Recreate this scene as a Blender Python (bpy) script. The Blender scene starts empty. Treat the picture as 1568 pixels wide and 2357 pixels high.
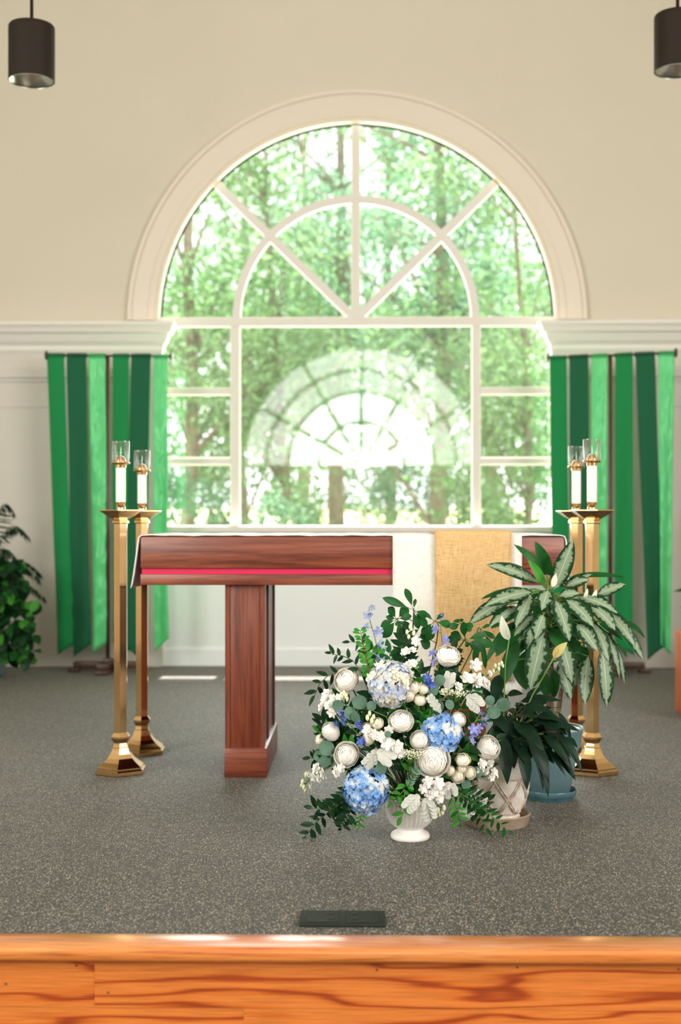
import bpy, bmesh, math, random
import numpy as np
from mathutils import Vector, Matrix, noise as mnoise

sc = bpy.context.scene
COL = sc.collection
PI = math.pi
V = Vector

# ------------------------------------------------------------------ camera
F, XC, YH, HC = 3000.0, 784.0, 1196.0, 1.08        # focal length in px, image centre column, horizon row, eye height over the stage
YAW = math.atan(48 / F)
cam_d = bpy.data.cameras.new('camera')
cam = bpy.data.objects.new('camera', cam_d)
COL.objects.link(cam)
cam_d.sensor_fit = 'VERTICAL'
cam_d.sensor_height = 36.0
cam_d.lens = 36.0 * F / 2357.0
cam_d.shift_y = (YH - 1178.5) / 2357.0
cam.location = (0, 0, HC)
cam.rotation_euler = (PI / 2, 0, YAW)
cam_d.dof.use_dof = True
cam_d.dof.focus_distance = 4.35
cam_d.dof.aperture_fstop = 2.2
cam_d.clip_end = 400
sc.camera = cam

# ------------------------------------------------------------------ light
world = bpy.data.worlds.new('sky')
sc.world = world
world.use_nodes = True
wn = world.node_tree
bg = wn.nodes['Background']
bg.inputs['Color'].default_value = (0.95, 0.98, 1.0, 1)
bg.inputs['Strength'].default_value = 2.6

def area(name, loc, rot, sx, sy, power, color):
    d = bpy.data.lights.new(name, 'AREA')
    d.shape = 'RECTANGLE'
    d.size, d.size_y, d.energy, d.color = sx, sy, power, color
    o = bpy.data.objects.new(name, d)
    o.location, o.rotation_euler = loc, rot
    COL.objects.link(o)
    return o

sun_d = bpy.data.lights.new('sun', 'SUN')
sun_d.energy, sun_d.angle, sun_d.color = 24.0, math.radians(0.6), (1.0, 0.97, 0.92)
sun = bpy.data.objects.new('sun', sun_d)
COL.objects.link(sun)
sun.rotation_euler = V((0.03, 1.0, 1.75)).to_track_quat('Z', 'Y').to_euler()
sun.location = (0, 16, 14)
# added fill lamps along the closed side walls, daylight through the entrance fanlight
area('left_fill_light', (-5.4, -1.0, 3.0), (0, -PI / 2, 0), 3.6, 7.0, 760, (0.96, 1.0, 0.94))
area('right_fill_light', (5.4, -1.0, 3.0), (0, PI / 2, 0), 3.6, 7.0, 750, (1.0, 0.97, 0.94))
area('fanlight_daylight', (0, -9.1, 3.5), (PI / 2, 0, 0), 5.6, 3.0, 370, (1.0, 1.0, 0.98))
area('altar_window_daylight', (-0.03, 11.3, 2.6), (-PI / 2, 0, 0), 5.0, 3.6, 440, (0.95, 1.0, 0.97))

sc.view_settings.view_transform = 'Standard'
sc.view_settings.look = 'None'
sc.view_settings.gamma = 1.0
sc.view_settings.use_curve_mapping = False
sc.view_settings.exposure = 0.0
sc.cycles.use_denoising = True
sc.cycles.max_bounces = 8
sc.cycles.transparent_max_bounces = 24
sc.cycles.sample_clamp_indirect = 6.0
sc.cycles.caustics_reflective = False
sc.cycles.caustics_refractive = False

# ------------------------------------------------------------------ helpers
CY, SY = math.cos(YAW), math.sin(YAW)

def P(px, py, Y):
    """The point of the room at depth Y that the photograph shows at (px, py)."""
    a, b = (px - XC) / F, -(py - YH) / F
    x, y = a * CY - SY, a * SY + CY
    t = Y / y
    return V((x * t, Y, HC + b * t))

def PX(px, Y):
    return P(px, YH, Y).x

def PZ(py, Y):
    return P(832, py, Y).z

def S(r, g, b):
    f = lambda c: (c / 255 / 12.92) if c / 255 <= 0.04045 else ((c / 255 + 0.055) / 1.055) ** 2.4
    return (f(r), f(g), f(b), 1.0)

def new_mat(name):
    m = bpy.data.materials.new(name)
    m.use_nodes = True
    nt = m.node_tree
    return m, nt, nt.nodes['Principled BSDF'], nt.nodes['Material Output']

def N(nt, kind, **kw):
    n = nt.nodes.new(kind)
    for k, v in kw.items():
        if k in n.inputs.keys():
            n.inputs[k].default_value = v
        else:
            setattr(n, k, v)
    return n

def ramp(nt, stops, interp='LINEAR'):
    n = nt.nodes.new('ShaderNodeValToRGB')
    n.color_ramp.interpolation = interp
    e = n.color_ramp.elements
    while len(e) < len(stops):
        e.new(0.5)
    for el, (p, c) in zip(e, stops):
        el.position, el.color = p, c
    return n

def mat(name, color, rough=0.5, metal=0.0, var=None, scale=8.0, sheen=0.0, bump=0.0, bscale=40.0, spec=None, sub=0.0, coat=0.0):
    m, nt, b, out = new_mat(name)
    b.inputs['Base Color'].default_value = color
    b.inputs['Roughness'].default_value = rough
    b.inputs['Metallic'].default_value = metal
    b.inputs['Sheen Weight'].default_value = sheen
    b.inputs['Coat Weight'].default_value = coat
    if sub:
        b.inputs['Subsurface Weight'].default_value = sub
        b.inputs['Subsurface Radius'].default_value = (0.01, 0.008, 0.006)
        b.inputs['Subsurface Scale'].default_value = 1.0
    if spec is not None:
        b.inputs['Specular IOR Level'].default_value = spec
    tc = N(nt, 'ShaderNodeTexCoord')
    if var:
        nz = N(nt, 'ShaderNodeTexNoise', Scale=scale, Detail=4.0)
        nt.links.new(tc.outputs['Object'], nz.inputs['Vector'])
        r = ramp(nt, [(0.35, color), (0.65, var)])
        nt.links.new(nz.outputs['Fac'], r.inputs['Fac'])
        nt.links.new(r.outputs['Color'], b.inputs['Base Color'])
    if bump:
        nb = N(nt, 'ShaderNodeTexNoise', Scale=bscale, Detail=3.0)
        nt.links.new(tc.outputs['Object'], nb.inputs['Vector'])
        bp = N(nt, 'ShaderNodeBump', Strength=bump, Distance=0.01)
        nt.links.new(nb.outputs['Fac'], bp.inputs['Height'])
        nt.links.new(bp.outputs['Normal'], b.inputs['Normal'])
    return m

def leaf_mat(name, c1, c2, trans=0.25, rough=0.4, scale=20.0, tcol=None, spec=0.16):
    m, nt, b, out = new_mat(name)
    tc = N(nt, 'ShaderNodeTexCoord')
    nz = N(nt, 'ShaderNodeTexNoise', Scale=scale, Detail=3.0)
    nt.links.new(tc.outputs['Object'], nz.inputs['Vector'])
    r = ramp(nt, [(0.3, c1), (0.7, c2)])
    nt.links.new(nz.outputs['Fac'], r.inputs['Fac'])
    nt.links.new(r.outputs['Color'], b.inputs['Base Color'])
    b.inputs['Roughness'].default_value = rough
    b.inputs['Specular IOR Level'].default_value = spec
    t = N(nt, 'ShaderNodeBsdfTranslucent')
    t.inputs['Color'].default_value = tcol or tuple(min(1, c * 1.6) for c in c2[:3]) + (1,)
    mx = N(nt, 'ShaderNodeMixShader', Fac=trans)
    nt.links.new(b.outputs[0], mx.inputs[1])
    nt.links.new(t.outputs[0], mx.inputs[2])
    nt.links.new(mx.outputs[0], out.inputs['Surface'])
    return m

def wood_mat(name, light, mid, dark, axis='x', ring=3.0, rough=0.35, stretch=0.22, fibre=0.5, distort=7.0, coat=0.0, rlo=0.25, rhi=0.8, dscale=1.2):
    m, nt, b, out = new_mat(name)
    tc = N(nt, 'ShaderNodeTexCoord')
    oi = N(nt, 'ShaderNodeObjectInfo')
    add = N(nt, 'ShaderNodeVectorMath', operation='ADD')
    mul = N(nt, 'ShaderNodeVectorMath', operation='SCALE')
    nt.links.new(oi.outputs['Random'], mul.inputs['Scale'])
    mul.inputs[0].default_value = (7.3, 3.1, 5.7)
    nt.links.new(tc.outputs['Object'], add.inputs[0])
    nt.links.new(mul.outputs[0], add.inputs[1])
    mp = N(nt, 'ShaderNodeMapping')
    s = {'x': (stretch, 1, 1), 'z': (1, 1, stretch), 'y': (1, stretch, 1)}[axis]
    mp.inputs['Scale'].default_value = s
    nt.links.new(add.outputs[0], mp.inputs['Vector'])
    wv = N(nt, 'ShaderNodeTexWave', Scale=ring, Distortion=distort, Detail=2.5)
    wv.inputs['Detail Scale'].default_value = dscale
    wv.bands_direction = {'x': 'Z', 'z': 'X', 'y': 'X'}[axis]
    nt.links.new(mp.outputs[0], wv.inputs['Vector'])
    r = ramp(nt, [(0.0, dark), (rlo, mid), (rhi, light)])
    nt.links.new(wv.outputs['Fac'], r.inputs['Fac'])
    mp2 = N(nt, 'ShaderNodeMapping')
    k = 260.0
    mp2.inputs['Scale'].default_value = {'x': (k * .03, k, k), 'z': (k, k, k * .03), 'y': (k, k * .03, k)}[axis]
    nt.links.new(add.outputs[0], mp2.inputs['Vector'])
    nz = N(nt, 'ShaderNodeTexNoise', Scale=1.0, Detail=3.0)
    nt.links.new(mp2.outputs[0], nz.inputs['Vector'])
    r2 = ramp(nt, [(0.3, (1 - fibre, 1 - fibre, 1 - fibre, 1)), (0.6, (1, 1, 1, 1))])
    nt.links.new(nz.outputs['Fac'], r2.inputs['Fac'])
    mx = N(nt, 'ShaderNodeMix', data_type='RGBA', blend_type='MULTIPLY')
    mx.inputs[0].default_value = 1.0
    nt.links.new(r.outputs['Color'], mx.inputs[6])
    nt.links.new(r2.outputs['Color'], mx.inputs[7])
    nt.links.new(mx.outputs[2], b.inputs['Base Color'])
    b.inputs['Roughness'].default_value = rough
    b.inputs['Coat Weight'].default_value = coat
    b.inputs['Coat Roughness'].default_value = 0.12
    return m

def fine_wood(name, light, mid, dark, axis='x', rough=0.4, coat=0.15):
    m, nt, b, out = new_mat(name)
    tc = N(nt, 'ShaderNodeTexCoord')
    outs = []
    for k, st in ((34.0, .05), (210.0, .03), (2.2, .3)):
        mp = N(nt, 'ShaderNodeMapping')
        mp.inputs['Scale'].default_value = {'x': (k * st, k, k), 'z': (k, k, k * st)}[axis]
        nt.links.new(tc.outputs['Object'], mp.inputs['Vector'])
        nz = N(nt, 'ShaderNodeTexNoise', Scale=1.0, Detail=4.0, Distortion=0.5)
        nt.links.new(mp.outputs[0], nz.inputs['Vector'])
        outs.append(nz.outputs['Fac'])
    r = ramp(nt, [(0.34, dark), (0.48, mid), (0.66, light)])
    nt.links.new(outs[0], r.inputs['Fac'])
    r2 = ramp(nt, [(0.36, (.62, .56, .52, 1)), (0.5, (1, 1, 1, 1))])
    nt.links.new(outs[1], r2.inputs['Fac'])
    r3 = ramp(nt, [(0.35, (.86, .84, .82, 1)), (0.65, (1.06, 1.04, 1.02, 1))])
    nt.links.new(outs[2], r3.inputs['Fac'])
    c = r.outputs['Color']
    for q in (r2, r3):
        mx = N(nt, 'ShaderNodeMix', data_type='RGBA', blend_type='MULTIPLY')
        mx.inputs[0].default_value = 1.0
        nt.links.new(c, mx.inputs[6]); nt.links.new(q.outputs['Color'], mx.inputs[7])
        c = mx.outputs[2]
    nt.links.new(c, b.inputs['Base Color'])
    b.inputs['Roughness'].default_value = rough
    b.inputs['Coat Weight'].default_value = coat
    b.inputs['Coat Roughness'].default_value = 0.2
    return m

def root_loc(o):
    while o.parent is not None:
        o = o.parent
    return o.location.copy()

class MB:
    """Collects shapes in room coordinates; build() links them as one mesh object."""
    def __init__(self):
        self.v, self.f, self.mi, self.uv = [], [], [], []
    def add(self, vs, fs, mi=0, uvs=None):
        n = len(self.v)
        self.v += [tuple(v) for v in vs]
        self.uv += uvs if uvs else [(0.5, 0.5)] * len(vs)
        self.f += [tuple(i + n for i in f) for f in fs]
        self.mi += [mi] * len(fs)
        return self
    def box(self, lo, hi, mi=0, bevel=0.0, seg=2):
        bm = bmesh.new()
        bmesh.ops.create_cube(bm, size=1.0)
        for v in bm.verts:
            v.co = V([lo[i] + (hi[i] - lo[i]) * (v.co[i] + 0.5) for i in range(3)])
        if bevel:
            bmesh.ops.bevel(bm, geom=list(bm.edges), offset=bevel, segments=seg, affect='EDGES', profile=0.5)
        bm.verts.index_update()
        self.add([v.co for v in bm.verts], [[v.index for v in f.verts] for f in bm.faces], mi)
        bm.free()
        return self
    def lathe(self, prof, c, seg=32, mi=0, rfun=None, rot=0.0, axis=None, scale=1.0):
        vs, fs = [], []
        q = V((0, 0, 1)).rotation_difference(V(axis)) if axis is not None else None
        for (r, z) in prof:
            for k in range(seg):
                a = 2 * PI * k / seg + rot
                rr = r * (rfun(a, z) if rfun else 1.0)
                p = V((rr * math.cos(a), rr * math.sin(a), z)) * scale
                if q:
                    p = q @ p
                vs.append(V(c) + p)
        for i in range(len(prof) - 1):
            for k in range(seg):
                k2 = (k + 1) % seg
                fs.append((i * seg + k, i * seg + k2, (i + 1) * seg + k2, (i + 1) * seg + k))
        if prof[0][0] > 1e-6:
            fs.append(tuple(range(seg))[::-1])
        if prof[-1][0] > 1e-6:
            fs.append(tuple((len(prof) - 1) * seg + k for k in range(seg)))
        return self.add(vs, fs, mi)
    def tube(self, pts, rad, seg=6, mi=0):
        pts = [V(p) for p in pts]
        if not hasattr(rad, '__len__'):
            rad = [rad] * len(pts)
        vs, fs = [], []
        ref = V((0.31, 0.2, 0.93))
        for i, p in enumerate(pts):
            t = (pts[min(i + 1, len(pts) - 1)] - pts[max(i - 1, 0)])
            if t.length < 1e-9:
                t = V((0, 0, 1))
            t.normalize()
            a = t.cross(ref)
            if a.length < 0.1:
                a = t.cross(V((1, 0, 0)))
            a.normalize()
            b = t.cross(a)
            for k in range(seg):
                th = 2 * PI * k / seg
                vs.append(p + (a * math.cos(th) + b * math.sin(th)) * rad[i])
        for i in range(len(pts) - 1):
            for k in range(seg):
                k2 = (k + 1) % seg
                fs.append((i * seg + k, i * seg + k2, (i + 1) * seg + k2, (i + 1) * seg + k))
        fs.append(tuple(range(seg))[::-1])
        fs.append(tuple((len(pts) - 1) * seg + k for k in range(seg)))
        return self.add(vs, fs, mi)
    def prism(self, poly, y0, y1, mi=0):
        """poly: (x, z) outline, extruded along y."""
        n = len(poly)
        vs = [(x, y0, z) for x, z in poly] + [(x, y1, z) for x, z in poly]
        fs = [tuple(range(n)), tuple(range(n, 2 * n))[::-1]]
        fs += [(i, i + n, (i + 1) % n + n, (i + 1) % n) for i in range(n)]
        return self.add(vs, fs, mi)
    def ball(self, c, r, mi=0, u=8, v=6, sq=(1, 1, 1)):
        vs, fs = [], []
        for i in range(v + 1):
            th = PI * i / v
            for k in range(u):
                a = 2 * PI * k / u
                vs.append(V(c) + V((r * sq[0] * math.sin(th) * math.cos(a), r * sq[1] * math.sin(th) * math.sin(a), r * sq[2] * math.cos(th))))
        for i in range(v):
            for k in range(u):
                k2 = (k + 1) % u
                fs.append((i * u + k, i * u + k2, (i + 1) * u + k2, (i + 1) * u + k))
        return self.add(vs, fs, mi)
    def leaf(self, p0, p1, w, nrm, bend=0.12, fold=0.15, n=6, mi=0, shape='lance', wave=0.0, lobes=0, rnd=0.0):
        p0, p1, nrm = V(p0), V(p1), V(nrm)
        L = (p1 - p0).length
        if L < 1e-6:
            return self
        ax = (p1 - p0) / L
        nrm = nrm - ax * nrm.dot(ax)
        if nrm.length < 1e-4:
            nrm = ax.orthogonal()
        nrm.normalize()
        ctrl = (p0 + p1) / 2 + nrm * bend * L
        us = (-1, -0.5, 0, 0.5, 1)
        vs, uvs, fs = [], [], []
        for i in range(n + 1):
            t = i / n
            c = p0 * (1 - t) ** 2 + ctrl * 2 * t * (1 - t) + p1 * t * t
            tg = ((ctrl - p0) * (1 - t) + (p1 - ctrl) * t).normalized()
            side = tg.cross(nrm).normalized()
            up = side.cross(tg).normalized()
            if shape == 'lance':
                wp = math.sin(PI * t ** 0.75) ** 0.85
            elif shape == 'ellip':
                wp = math.sin(PI * t ** 0.85) ** 0.68
            elif shape == 'round':
                wp = math.sqrt(max(0, 1 - (2 * t - 1) ** 2))
            elif shape == 'obov':
                wp = math.sin(PI * t ** 1.35) ** 0.75
            elif shape == 'petal':
                wp = (0.25 + 0.75 * math.sin(PI * 0.5 * min(1, t * 1.5))) * (1.0 if t < 0.75 else math.sqrt(max(0.0, 1 - ((t - 0.75) / 0.25) ** 2)) * 0.8 + 0.2)
            elif shape == 'lobed':
                wp = (0.25 + 0.75 * math.sin(PI * t ** 0.8) ** 0.6) * (0.62 + 0.38 * abs(math.cos(t * PI * 4.5))) if t < 0.98 else 0.1
            else:
                wp = 1.0
            wp = max(wp, 0.02)
            for u in us:
                h = fold * abs(u) * w / 2 * wp + (wave * w * math.sin(t * 9 + u * 2.5) * abs(u))
                vs.append(c + side * u * w / 2 * wp + up * h)
                uvs.append((u * 0.5 + 0.5, t))
        k = len(us)
        for i in range(n):
            for j in range(k - 1):
                fs.append((i * k + j, i * k + j + 1, (i + 1) * k + j + 1, (i + 1) * k + j))
        return self.add(vs, fs, mi, uvs)
    def build(self, name, mats, parent=None, smooth=True, loc=None, auto=None):
        if not isinstance(mats, (list, tuple)):
            mats = [mats]
        me = bpy.data.meshes.new(name)
        if parent is not None:
            o0 = root_loc(parent)
        else:
            o0 = V(loc) if loc is not None else V((0, 0, 0))
        ar = np.array(self.v, dtype=np.float64) - np.array(o0)[None, :]
        me.from_pydata([tuple(r) for r in ar], [], self.f)
        for m in mats:
            me.materials.append(m)
        me.polygons.foreach_set('material_index', self.mi)
        me.polygons.foreach_set('use_smooth', [smooth] * len(me.polygons))
        uvl = me.uv_layers.new(name='UVMap')
        idx = np.empty(len(me.loops), dtype=np.int32)
        me.loops.foreach_get('vertex_index', idx)
        uvl.data.foreach_set('uv', np.array(self.uv, dtype=np.float32)[idx].ravel())
        if smooth and auto:
            me.set_sharp_from_angle(angle=auto)
        me.validate()
        me.update()
        o = bpy.data.objects.new(name, me)
        COL.objects.link(o)
        if parent is not None:
            o.parent = parent
        else:
            o.location = o0
        return o

def tag(o, label=None, cat=None, group=None, kind=None):
    if label: o['label'] = label
    if cat: o['category'] = cat
    if group: o['group'] = group
    if kind: o['kind'] = kind
    return o

def thing(name, label, cat, loc, group=None):
    o = bpy.data.objects.new(name, None)
    o.empty_display_size = 0.05
    o.location = loc
    COL.objects.link(o)
    return tag(o, label, cat, group)

def struct(o, label=None, cat=None):
    return tag(o, label, cat, kind='structure')

def bez(p0, p1, p2, n=8):
    p0, p1, p2 = V(p0), V(p1), V(p2)
    return [p0 * (1 - t) ** 2 + p1 * 2 * t * (1 - t) + p2 * t * t for t in [i / n for i in range(n + 1)]]

# ------------------------------------------------------------------ materials
M = {}
M['cream'] = mat('cream_wall_paint', S(219, 210, 192), 0.6, var=S(216, 207, 188), scale=0.6)
M['cream_side'] = mat('pale_side_wall_paint', S(226, 222, 212), 0.6)
M['white'] = mat('white_trim_paint', S(236, 230, 222), 0.45)
M['panel'] = mat('off_white_panel_paint', S(216, 209, 200), 0.5)
M['cool_white'] = mat('cool_white_wall_paint', S(246, 249, 250), 0.45)
M['trim'] = mat('warm_white_casing_paint', S(232, 220, 204), 0.45)
M['ceiling'] = mat('ceiling_paint', S(204, 196, 180), 0.7)
M['rear'] = mat('entrance_wall_paint', S(168, 156, 136), 0.6)
M['floor_dark'] = mat('nave_floor', S(76, 58, 44), 0.5)

def carpet():
    m, nt, b, out = new_mat('speckled_grey_carpet')
    tc = N(nt, 'ShaderNodeTexCoord')
    mp1 = N(nt, 'ShaderNodeMapping')
    mp1.inputs['Scale'].default_value = (1, .42, 1)
    nt.links.new(tc.outputs['Object'], mp1.inputs['Vector'])
    n1 = N(nt, 'ShaderNodeTexVoronoi', Scale=400.0, Randomness=1.0)
    n2 = N(nt, 'ShaderNodeTexNoise', Scale=2.2, Detail=3.0)
    nt.links.new(mp1.outputs[0], n1.inputs['Vector'])
    nt.links.new(tc.outputs['Object'], n2.inputs['Vector'])
    sx = N(nt, 'ShaderNodeSeparateColor')
    nt.links.new(n1.outputs['Color'], sx.inputs[0])
    r = ramp(nt, [(0.0, S(8, 8, 8)), (0.35, S(25, 24, 22)), (0.62, S(53, 48, 44)), (0.85, S(104, 95, 87)), (1.0, S(180, 165, 148))])
    nt.links.new(sx.outputs[0], r.inputs['Fac'])
    r2 = ramp(nt, [(0.35, (0.86, 0.88, 0.86, 1)), (0.65, (1, 1, 1, 1))])
    nt.links.new(n2.outputs['Fac'], r2.inputs['Fac'])
    mx = N(nt, 'ShaderNodeMix', data_type='RGBA', blend_type='MULTIPLY')
    mx.inputs[0].default_value = 1.0
    nt.links.new(r.outputs['Color'], mx.inputs[6])
    nt.links.new(r2.outputs['Color'], mx.inputs[7])
    nt.links.new(mx.outputs[2], b.inputs['Base Color'])
    b.inputs['Roughness'].default_value = 0.72
    b.inputs['Specular IOR Level'].default_value = 0.6
    b.inputs['Sheen Weight'].default_value = 0.22
    b.inputs['Sheen Roughness'].default_value = 0.3
    b.inputs['Sheen Tint'].default_value = S(226, 228, 214)
    bp = N(nt, 'ShaderNodeBump', Strength=0.45, Distance=0.003)
    nt.links.new(sx.outputs[1], bp.inputs['Height'])
    nt.links.new(bp.outputs['Normal'], b.inputs['Normal'])
    return m
M['carpet'] = carpet()
M['oak'] = wood_mat('varnished_orange_oak', S(214, 122, 54), S(204, 106, 40), S(158, 64, 24), 'x', ring=6.5, rough=0.32, stretch=0.1, fibre=0.3, distort=20.0, coat=0.3, rlo=0.14, rhi=0.5, dscale=1.4)
M['oak_top'] = fine_wood('varnished_oak_edge', S(214, 136, 70), S(204, 120, 54), S(190, 102, 42), 'x', rough=0.3, coat=1.0)
M['redwood'] = fine_wood('red_stained_oak', S(146, 78, 52), S(128, 62, 40), S(98, 44, 28), 'x')
M['redwood_z'] = fine_wood('red_stained_oak_upright', S(140, 72, 46), S(124, 58, 36), S(96, 42, 26), 'z')
M['darkwood'] = mat('dark_brown_wood', S(82, 54, 44), 0.4, var=S(66, 42, 34), scale=20)
M['chairwood'] = fine_wood('orange_bench_wood', S(242, 122, 40), S(232, 108, 30), S(206, 88, 22), 'z')
M['magenta'] = mat('magenta_velvet', S(206, 4, 74), 0.5, sheen=0.5)
M['brass'] = mat('polished_brass', (0.84, 0.55, 0.27, 1), 0.11, 1.0, var=(0.76, 0.46, 0.21, 1), scale=6)
M['wax'] = mat('white_candle_wax', S(246, 240, 230), 0.4, sub=0.3)
M['ceramic'] = mat('white_glazed_ceramic', S(240, 234, 228), 0.35, sub=0.05)
M['black'] = mat('black_metal', S(34, 34, 32), 0.5)
M['bronze'] = mat('dark_bronze_can', S(40, 30, 24), 0.65, spec=0.2)
M['reflector'] = mat('brushed_aluminium', (0.6, 0.62, 0.55, 1), 0.3, 1.0)
M['vent'] = mat('charcoal_green_plastic', S(34, 40, 33), 0.6, bump=0.2, bscale=300, spec=0.2)
M['cloth'] = mat('white_linen', S(240, 234, 228), 0.8, sheen=0.2, bump=0.1, bscale=300)

def weave(name, c1, c2, c3, sc_=420, var_scale=6):
    m, nt, b, out = new_mat(name)
    tc = N(nt, 'ShaderNodeTexCoord')
    w1 = N(nt, 'ShaderNodeTexNoise', Scale=1.0, Detail=2.0)
    w2 = N(nt, 'ShaderNodeTexNoise', Scale=1.0, Detail=2.0)
    for w, s in ((w1, (sc_ * .06, sc_, sc_)), (w2, (sc_, sc_, sc_ * .06))):
        mp = N(nt, 'ShaderNodeMapping')
        mp.inputs['Scale'].default_value = s
        nt.links.new(tc.outputs['Object'], mp.inputs['Vector'])
        nt.links.new(mp.outputs[0], w.inputs['Vector'])
    ad = N(nt, 'ShaderNodeMath', operation='ADD')
    nt.links.new(w1.outputs['Fac'], ad.inputs[0])
    nt.links.new(w2.outputs['Fac'], ad.inputs[1])
    r = ramp(nt, [(0.38, c1), (0.5, c2), (0.62, c3)])
    hl = N(nt, 'ShaderNodeMath', operation='MULTIPLY')
    hl.inputs[1].default_value = 0.5
    nt.links.new(ad.outputs[0], hl.inputs[0])
    nt.links.new(hl.outputs[0], r.inputs['Fac'])
    nt.links.new(r.outputs['Color'], b.inputs['Base Color'])
    b.inputs['Roughness'].default_value = 0.9
    bp = N(nt, 'ShaderNodeBump', Strength=0.4, Distance=0.002)
    nt.links.new(ad.outputs[0], bp.inputs['Height'])
    nt.links.new(bp.outputs['Normal'], b.inputs['Normal'])
    return m
M['burlap'] = weave('tan_burlap', S(194, 152, 98), S(214, 174, 120), S(226, 192, 142))
M['linen'] = weave('white_woven_linen', S(226, 216, 208), S(238, 230, 222), S(246, 240, 234), 500)

def satin(name, c1, c2):
    m, nt, b, out = new_mat(name)
    tc = N(nt, 'ShaderNodeTexCoord')
    mp = N(nt, 'ShaderNodeMapping')
    mp.inputs['Scale'].default_value = (14, 14, 5)
    nt.links.new(tc.outputs['Object'], mp.inputs['Vector'])
    nz = N(nt, 'ShaderNodeTexNoise', Scale=1.0, Detail=3.0, Distortion=0.6)
    nt.links.new(mp.outputs[0], nz.inputs['Vector'])
    b.inputs['Base Color'].default_value = c1
    b.inputs['Roughness'].default_value = 0.3
    b.inputs['Sheen Weight'].default_value = 0.4
    b.inputs['Sheen Tint'].default_value = c2
    b.inputs['Specular IOR Level'].default_value = 0.9
    b.inputs['Specular Tint'].default_value = c2
    bp = N(nt, 'ShaderNodeBump', Strength=0.8, Distance=0.02)
    nt.links.new(nz.outputs['Fac'], bp.inputs['Height'])
    nt.links.new(bp.outputs['Normal'], b.inputs['Normal'])
    return m

def cloth_mat(name, c, trans):
    m, nt, b, out = new_mat(name)
    b.inputs['Base Color'].default_value = c
    b.inputs['Roughness'].default_value = 0.8
    b.inputs['Sheen Weight'].default_value = 0.2
    t = N(nt, 'ShaderNodeBsdfTranslucent')
    t.inputs['Color'].default_value = c
    mx = N(nt, 'ShaderNodeMixShader', Fac=trans)
    nt.links.new(b.outputs[0], mx.inputs[1])
    nt.links.new(t.outputs[0], mx.inputs[2])
    nt.links.new(mx.outputs[0], out.inputs['Surface'])
    return m
M['green_mid'] = cloth_mat('emerald_green_cloth', S(0, 142, 74), 0.12)
M['green_dark'] = cloth_mat('deep_green_cloth', S(0, 100, 62), 0.12)
M['green_satin'] = satin('light_green_satin', S(92, 204, 128), S(170, 235, 180))

def glass_mat(name, fac, rough=0.0, tint=(1, 1, 1, 1)):
    m, nt, b, out = new_mat(name)
    nt.nodes.remove(b)
    t = N(nt, 'ShaderNodeBsdfTransparent')
    t.inputs['Color'].default_value = tint
    g = N(nt, 'ShaderNodeBsdfGlossy', Roughness=rough)
    mx = N(nt, 'ShaderNodeMixShader', Fac=fac)
    nt.links.new(t.outputs[0], mx.inputs[1])
    nt.links.new(g.outputs[0], mx.inputs[2])
    nt.links.new(mx.outputs[0], out.inputs['Surface'])
    return m
M['tinted'] = glass_mat('dimming_glass', 0.05, tint=(0.66, 0.65, 0.63, 1))
M['pane'] = glass_mat('window_glass', 0.09)

def clear_glass():
    m, nt, b, out = new_mat('clear_glass')
    nt.nodes.remove(b)
    t = N(nt, 'ShaderNodeBsdfTransparent')
    t.inputs['Color'].default_value = (0.985, 0.99, 0.99, 1)
    g = N(nt, 'ShaderNodeBsdfGlossy', Roughness=0.05)
    lw = N(nt, 'ShaderNodeLayerWeight', Blend=0.22)
    mx = N(nt, 'ShaderNodeMixShader')
    nt.links.new(lw.outputs['Facing'], mx.inputs[0])
    nt.links.new(t.outputs[0], mx.inputs[1])
    nt.links.new(g.outputs[0], mx.inputs[2])
    nt.links.new(mx.outputs[0], out.inputs['Surface'])
    return m
M['clear'] = clear_glass()

M['leaf_dark'] = leaf_mat('dark_green_leaf', S(10, 36, 18), S(28, 68, 34), 0.15, 0.38)
M['leaf_mid'] = leaf_mat('mid_green_leaf', S(16, 64, 28), S(38, 98, 42), 0.2, 0.38)
M['leaf_bright'] = leaf_mat('fresh_green_leaf', S(40, 118, 34), S(80, 158, 60), 0.25, 0.4)
M['leaf_lily'] = leaf_mat('glossy_dark_lily_leaf', S(8, 28, 18), S(20, 52, 32), 0.08, 0.34, spec=0.14)
M['leaf_euc'] = leaf_mat('grey_green_eucalyptus', S(74, 104, 88), S(106, 138, 118), 0.1, 0.6)
M['leaf_dusty'] = leaf_mat('silver_felt_leaf', S(186, 188, 178), S(208, 208, 200), 0.15, 0.85)
M['stem_green'] = mat('green_stem', S(112, 146, 70), 0.5, var=S(90, 130, 56), scale=30)
M['stem_dark'] = mat('dark_stem', S(66, 84, 44), 0.6)
M['stem_red'] = mat('red_stem', S(130, 50, 44), 0.5)
M['rose'] = leaf_mat('white_rose_petal', S(248, 243, 234), S(253, 250, 245), 0.10, 0.6, tcol=S(250, 240, 222))
M['rose_cream'] = leaf_mat('cream_rose_petal', S(247, 239, 217), S(250, 245, 230), 0.10, 0.6, tcol=S(250, 236, 206))
M['stock'] = leaf_mat('white_stock_petal', S(248, 244, 238), S(250, 248, 244), 0.3, 0.6, tcol=S(250, 246, 240))
M['bud'] = mat('pale_green_bud', S(206, 214, 164), 0.6, var=S(232, 228, 200), scale=200)
M['lace'] = mat('cream_lace_flower', S(226, 226, 192), 0.8, var=S(240, 238, 214), scale=150)
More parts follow.
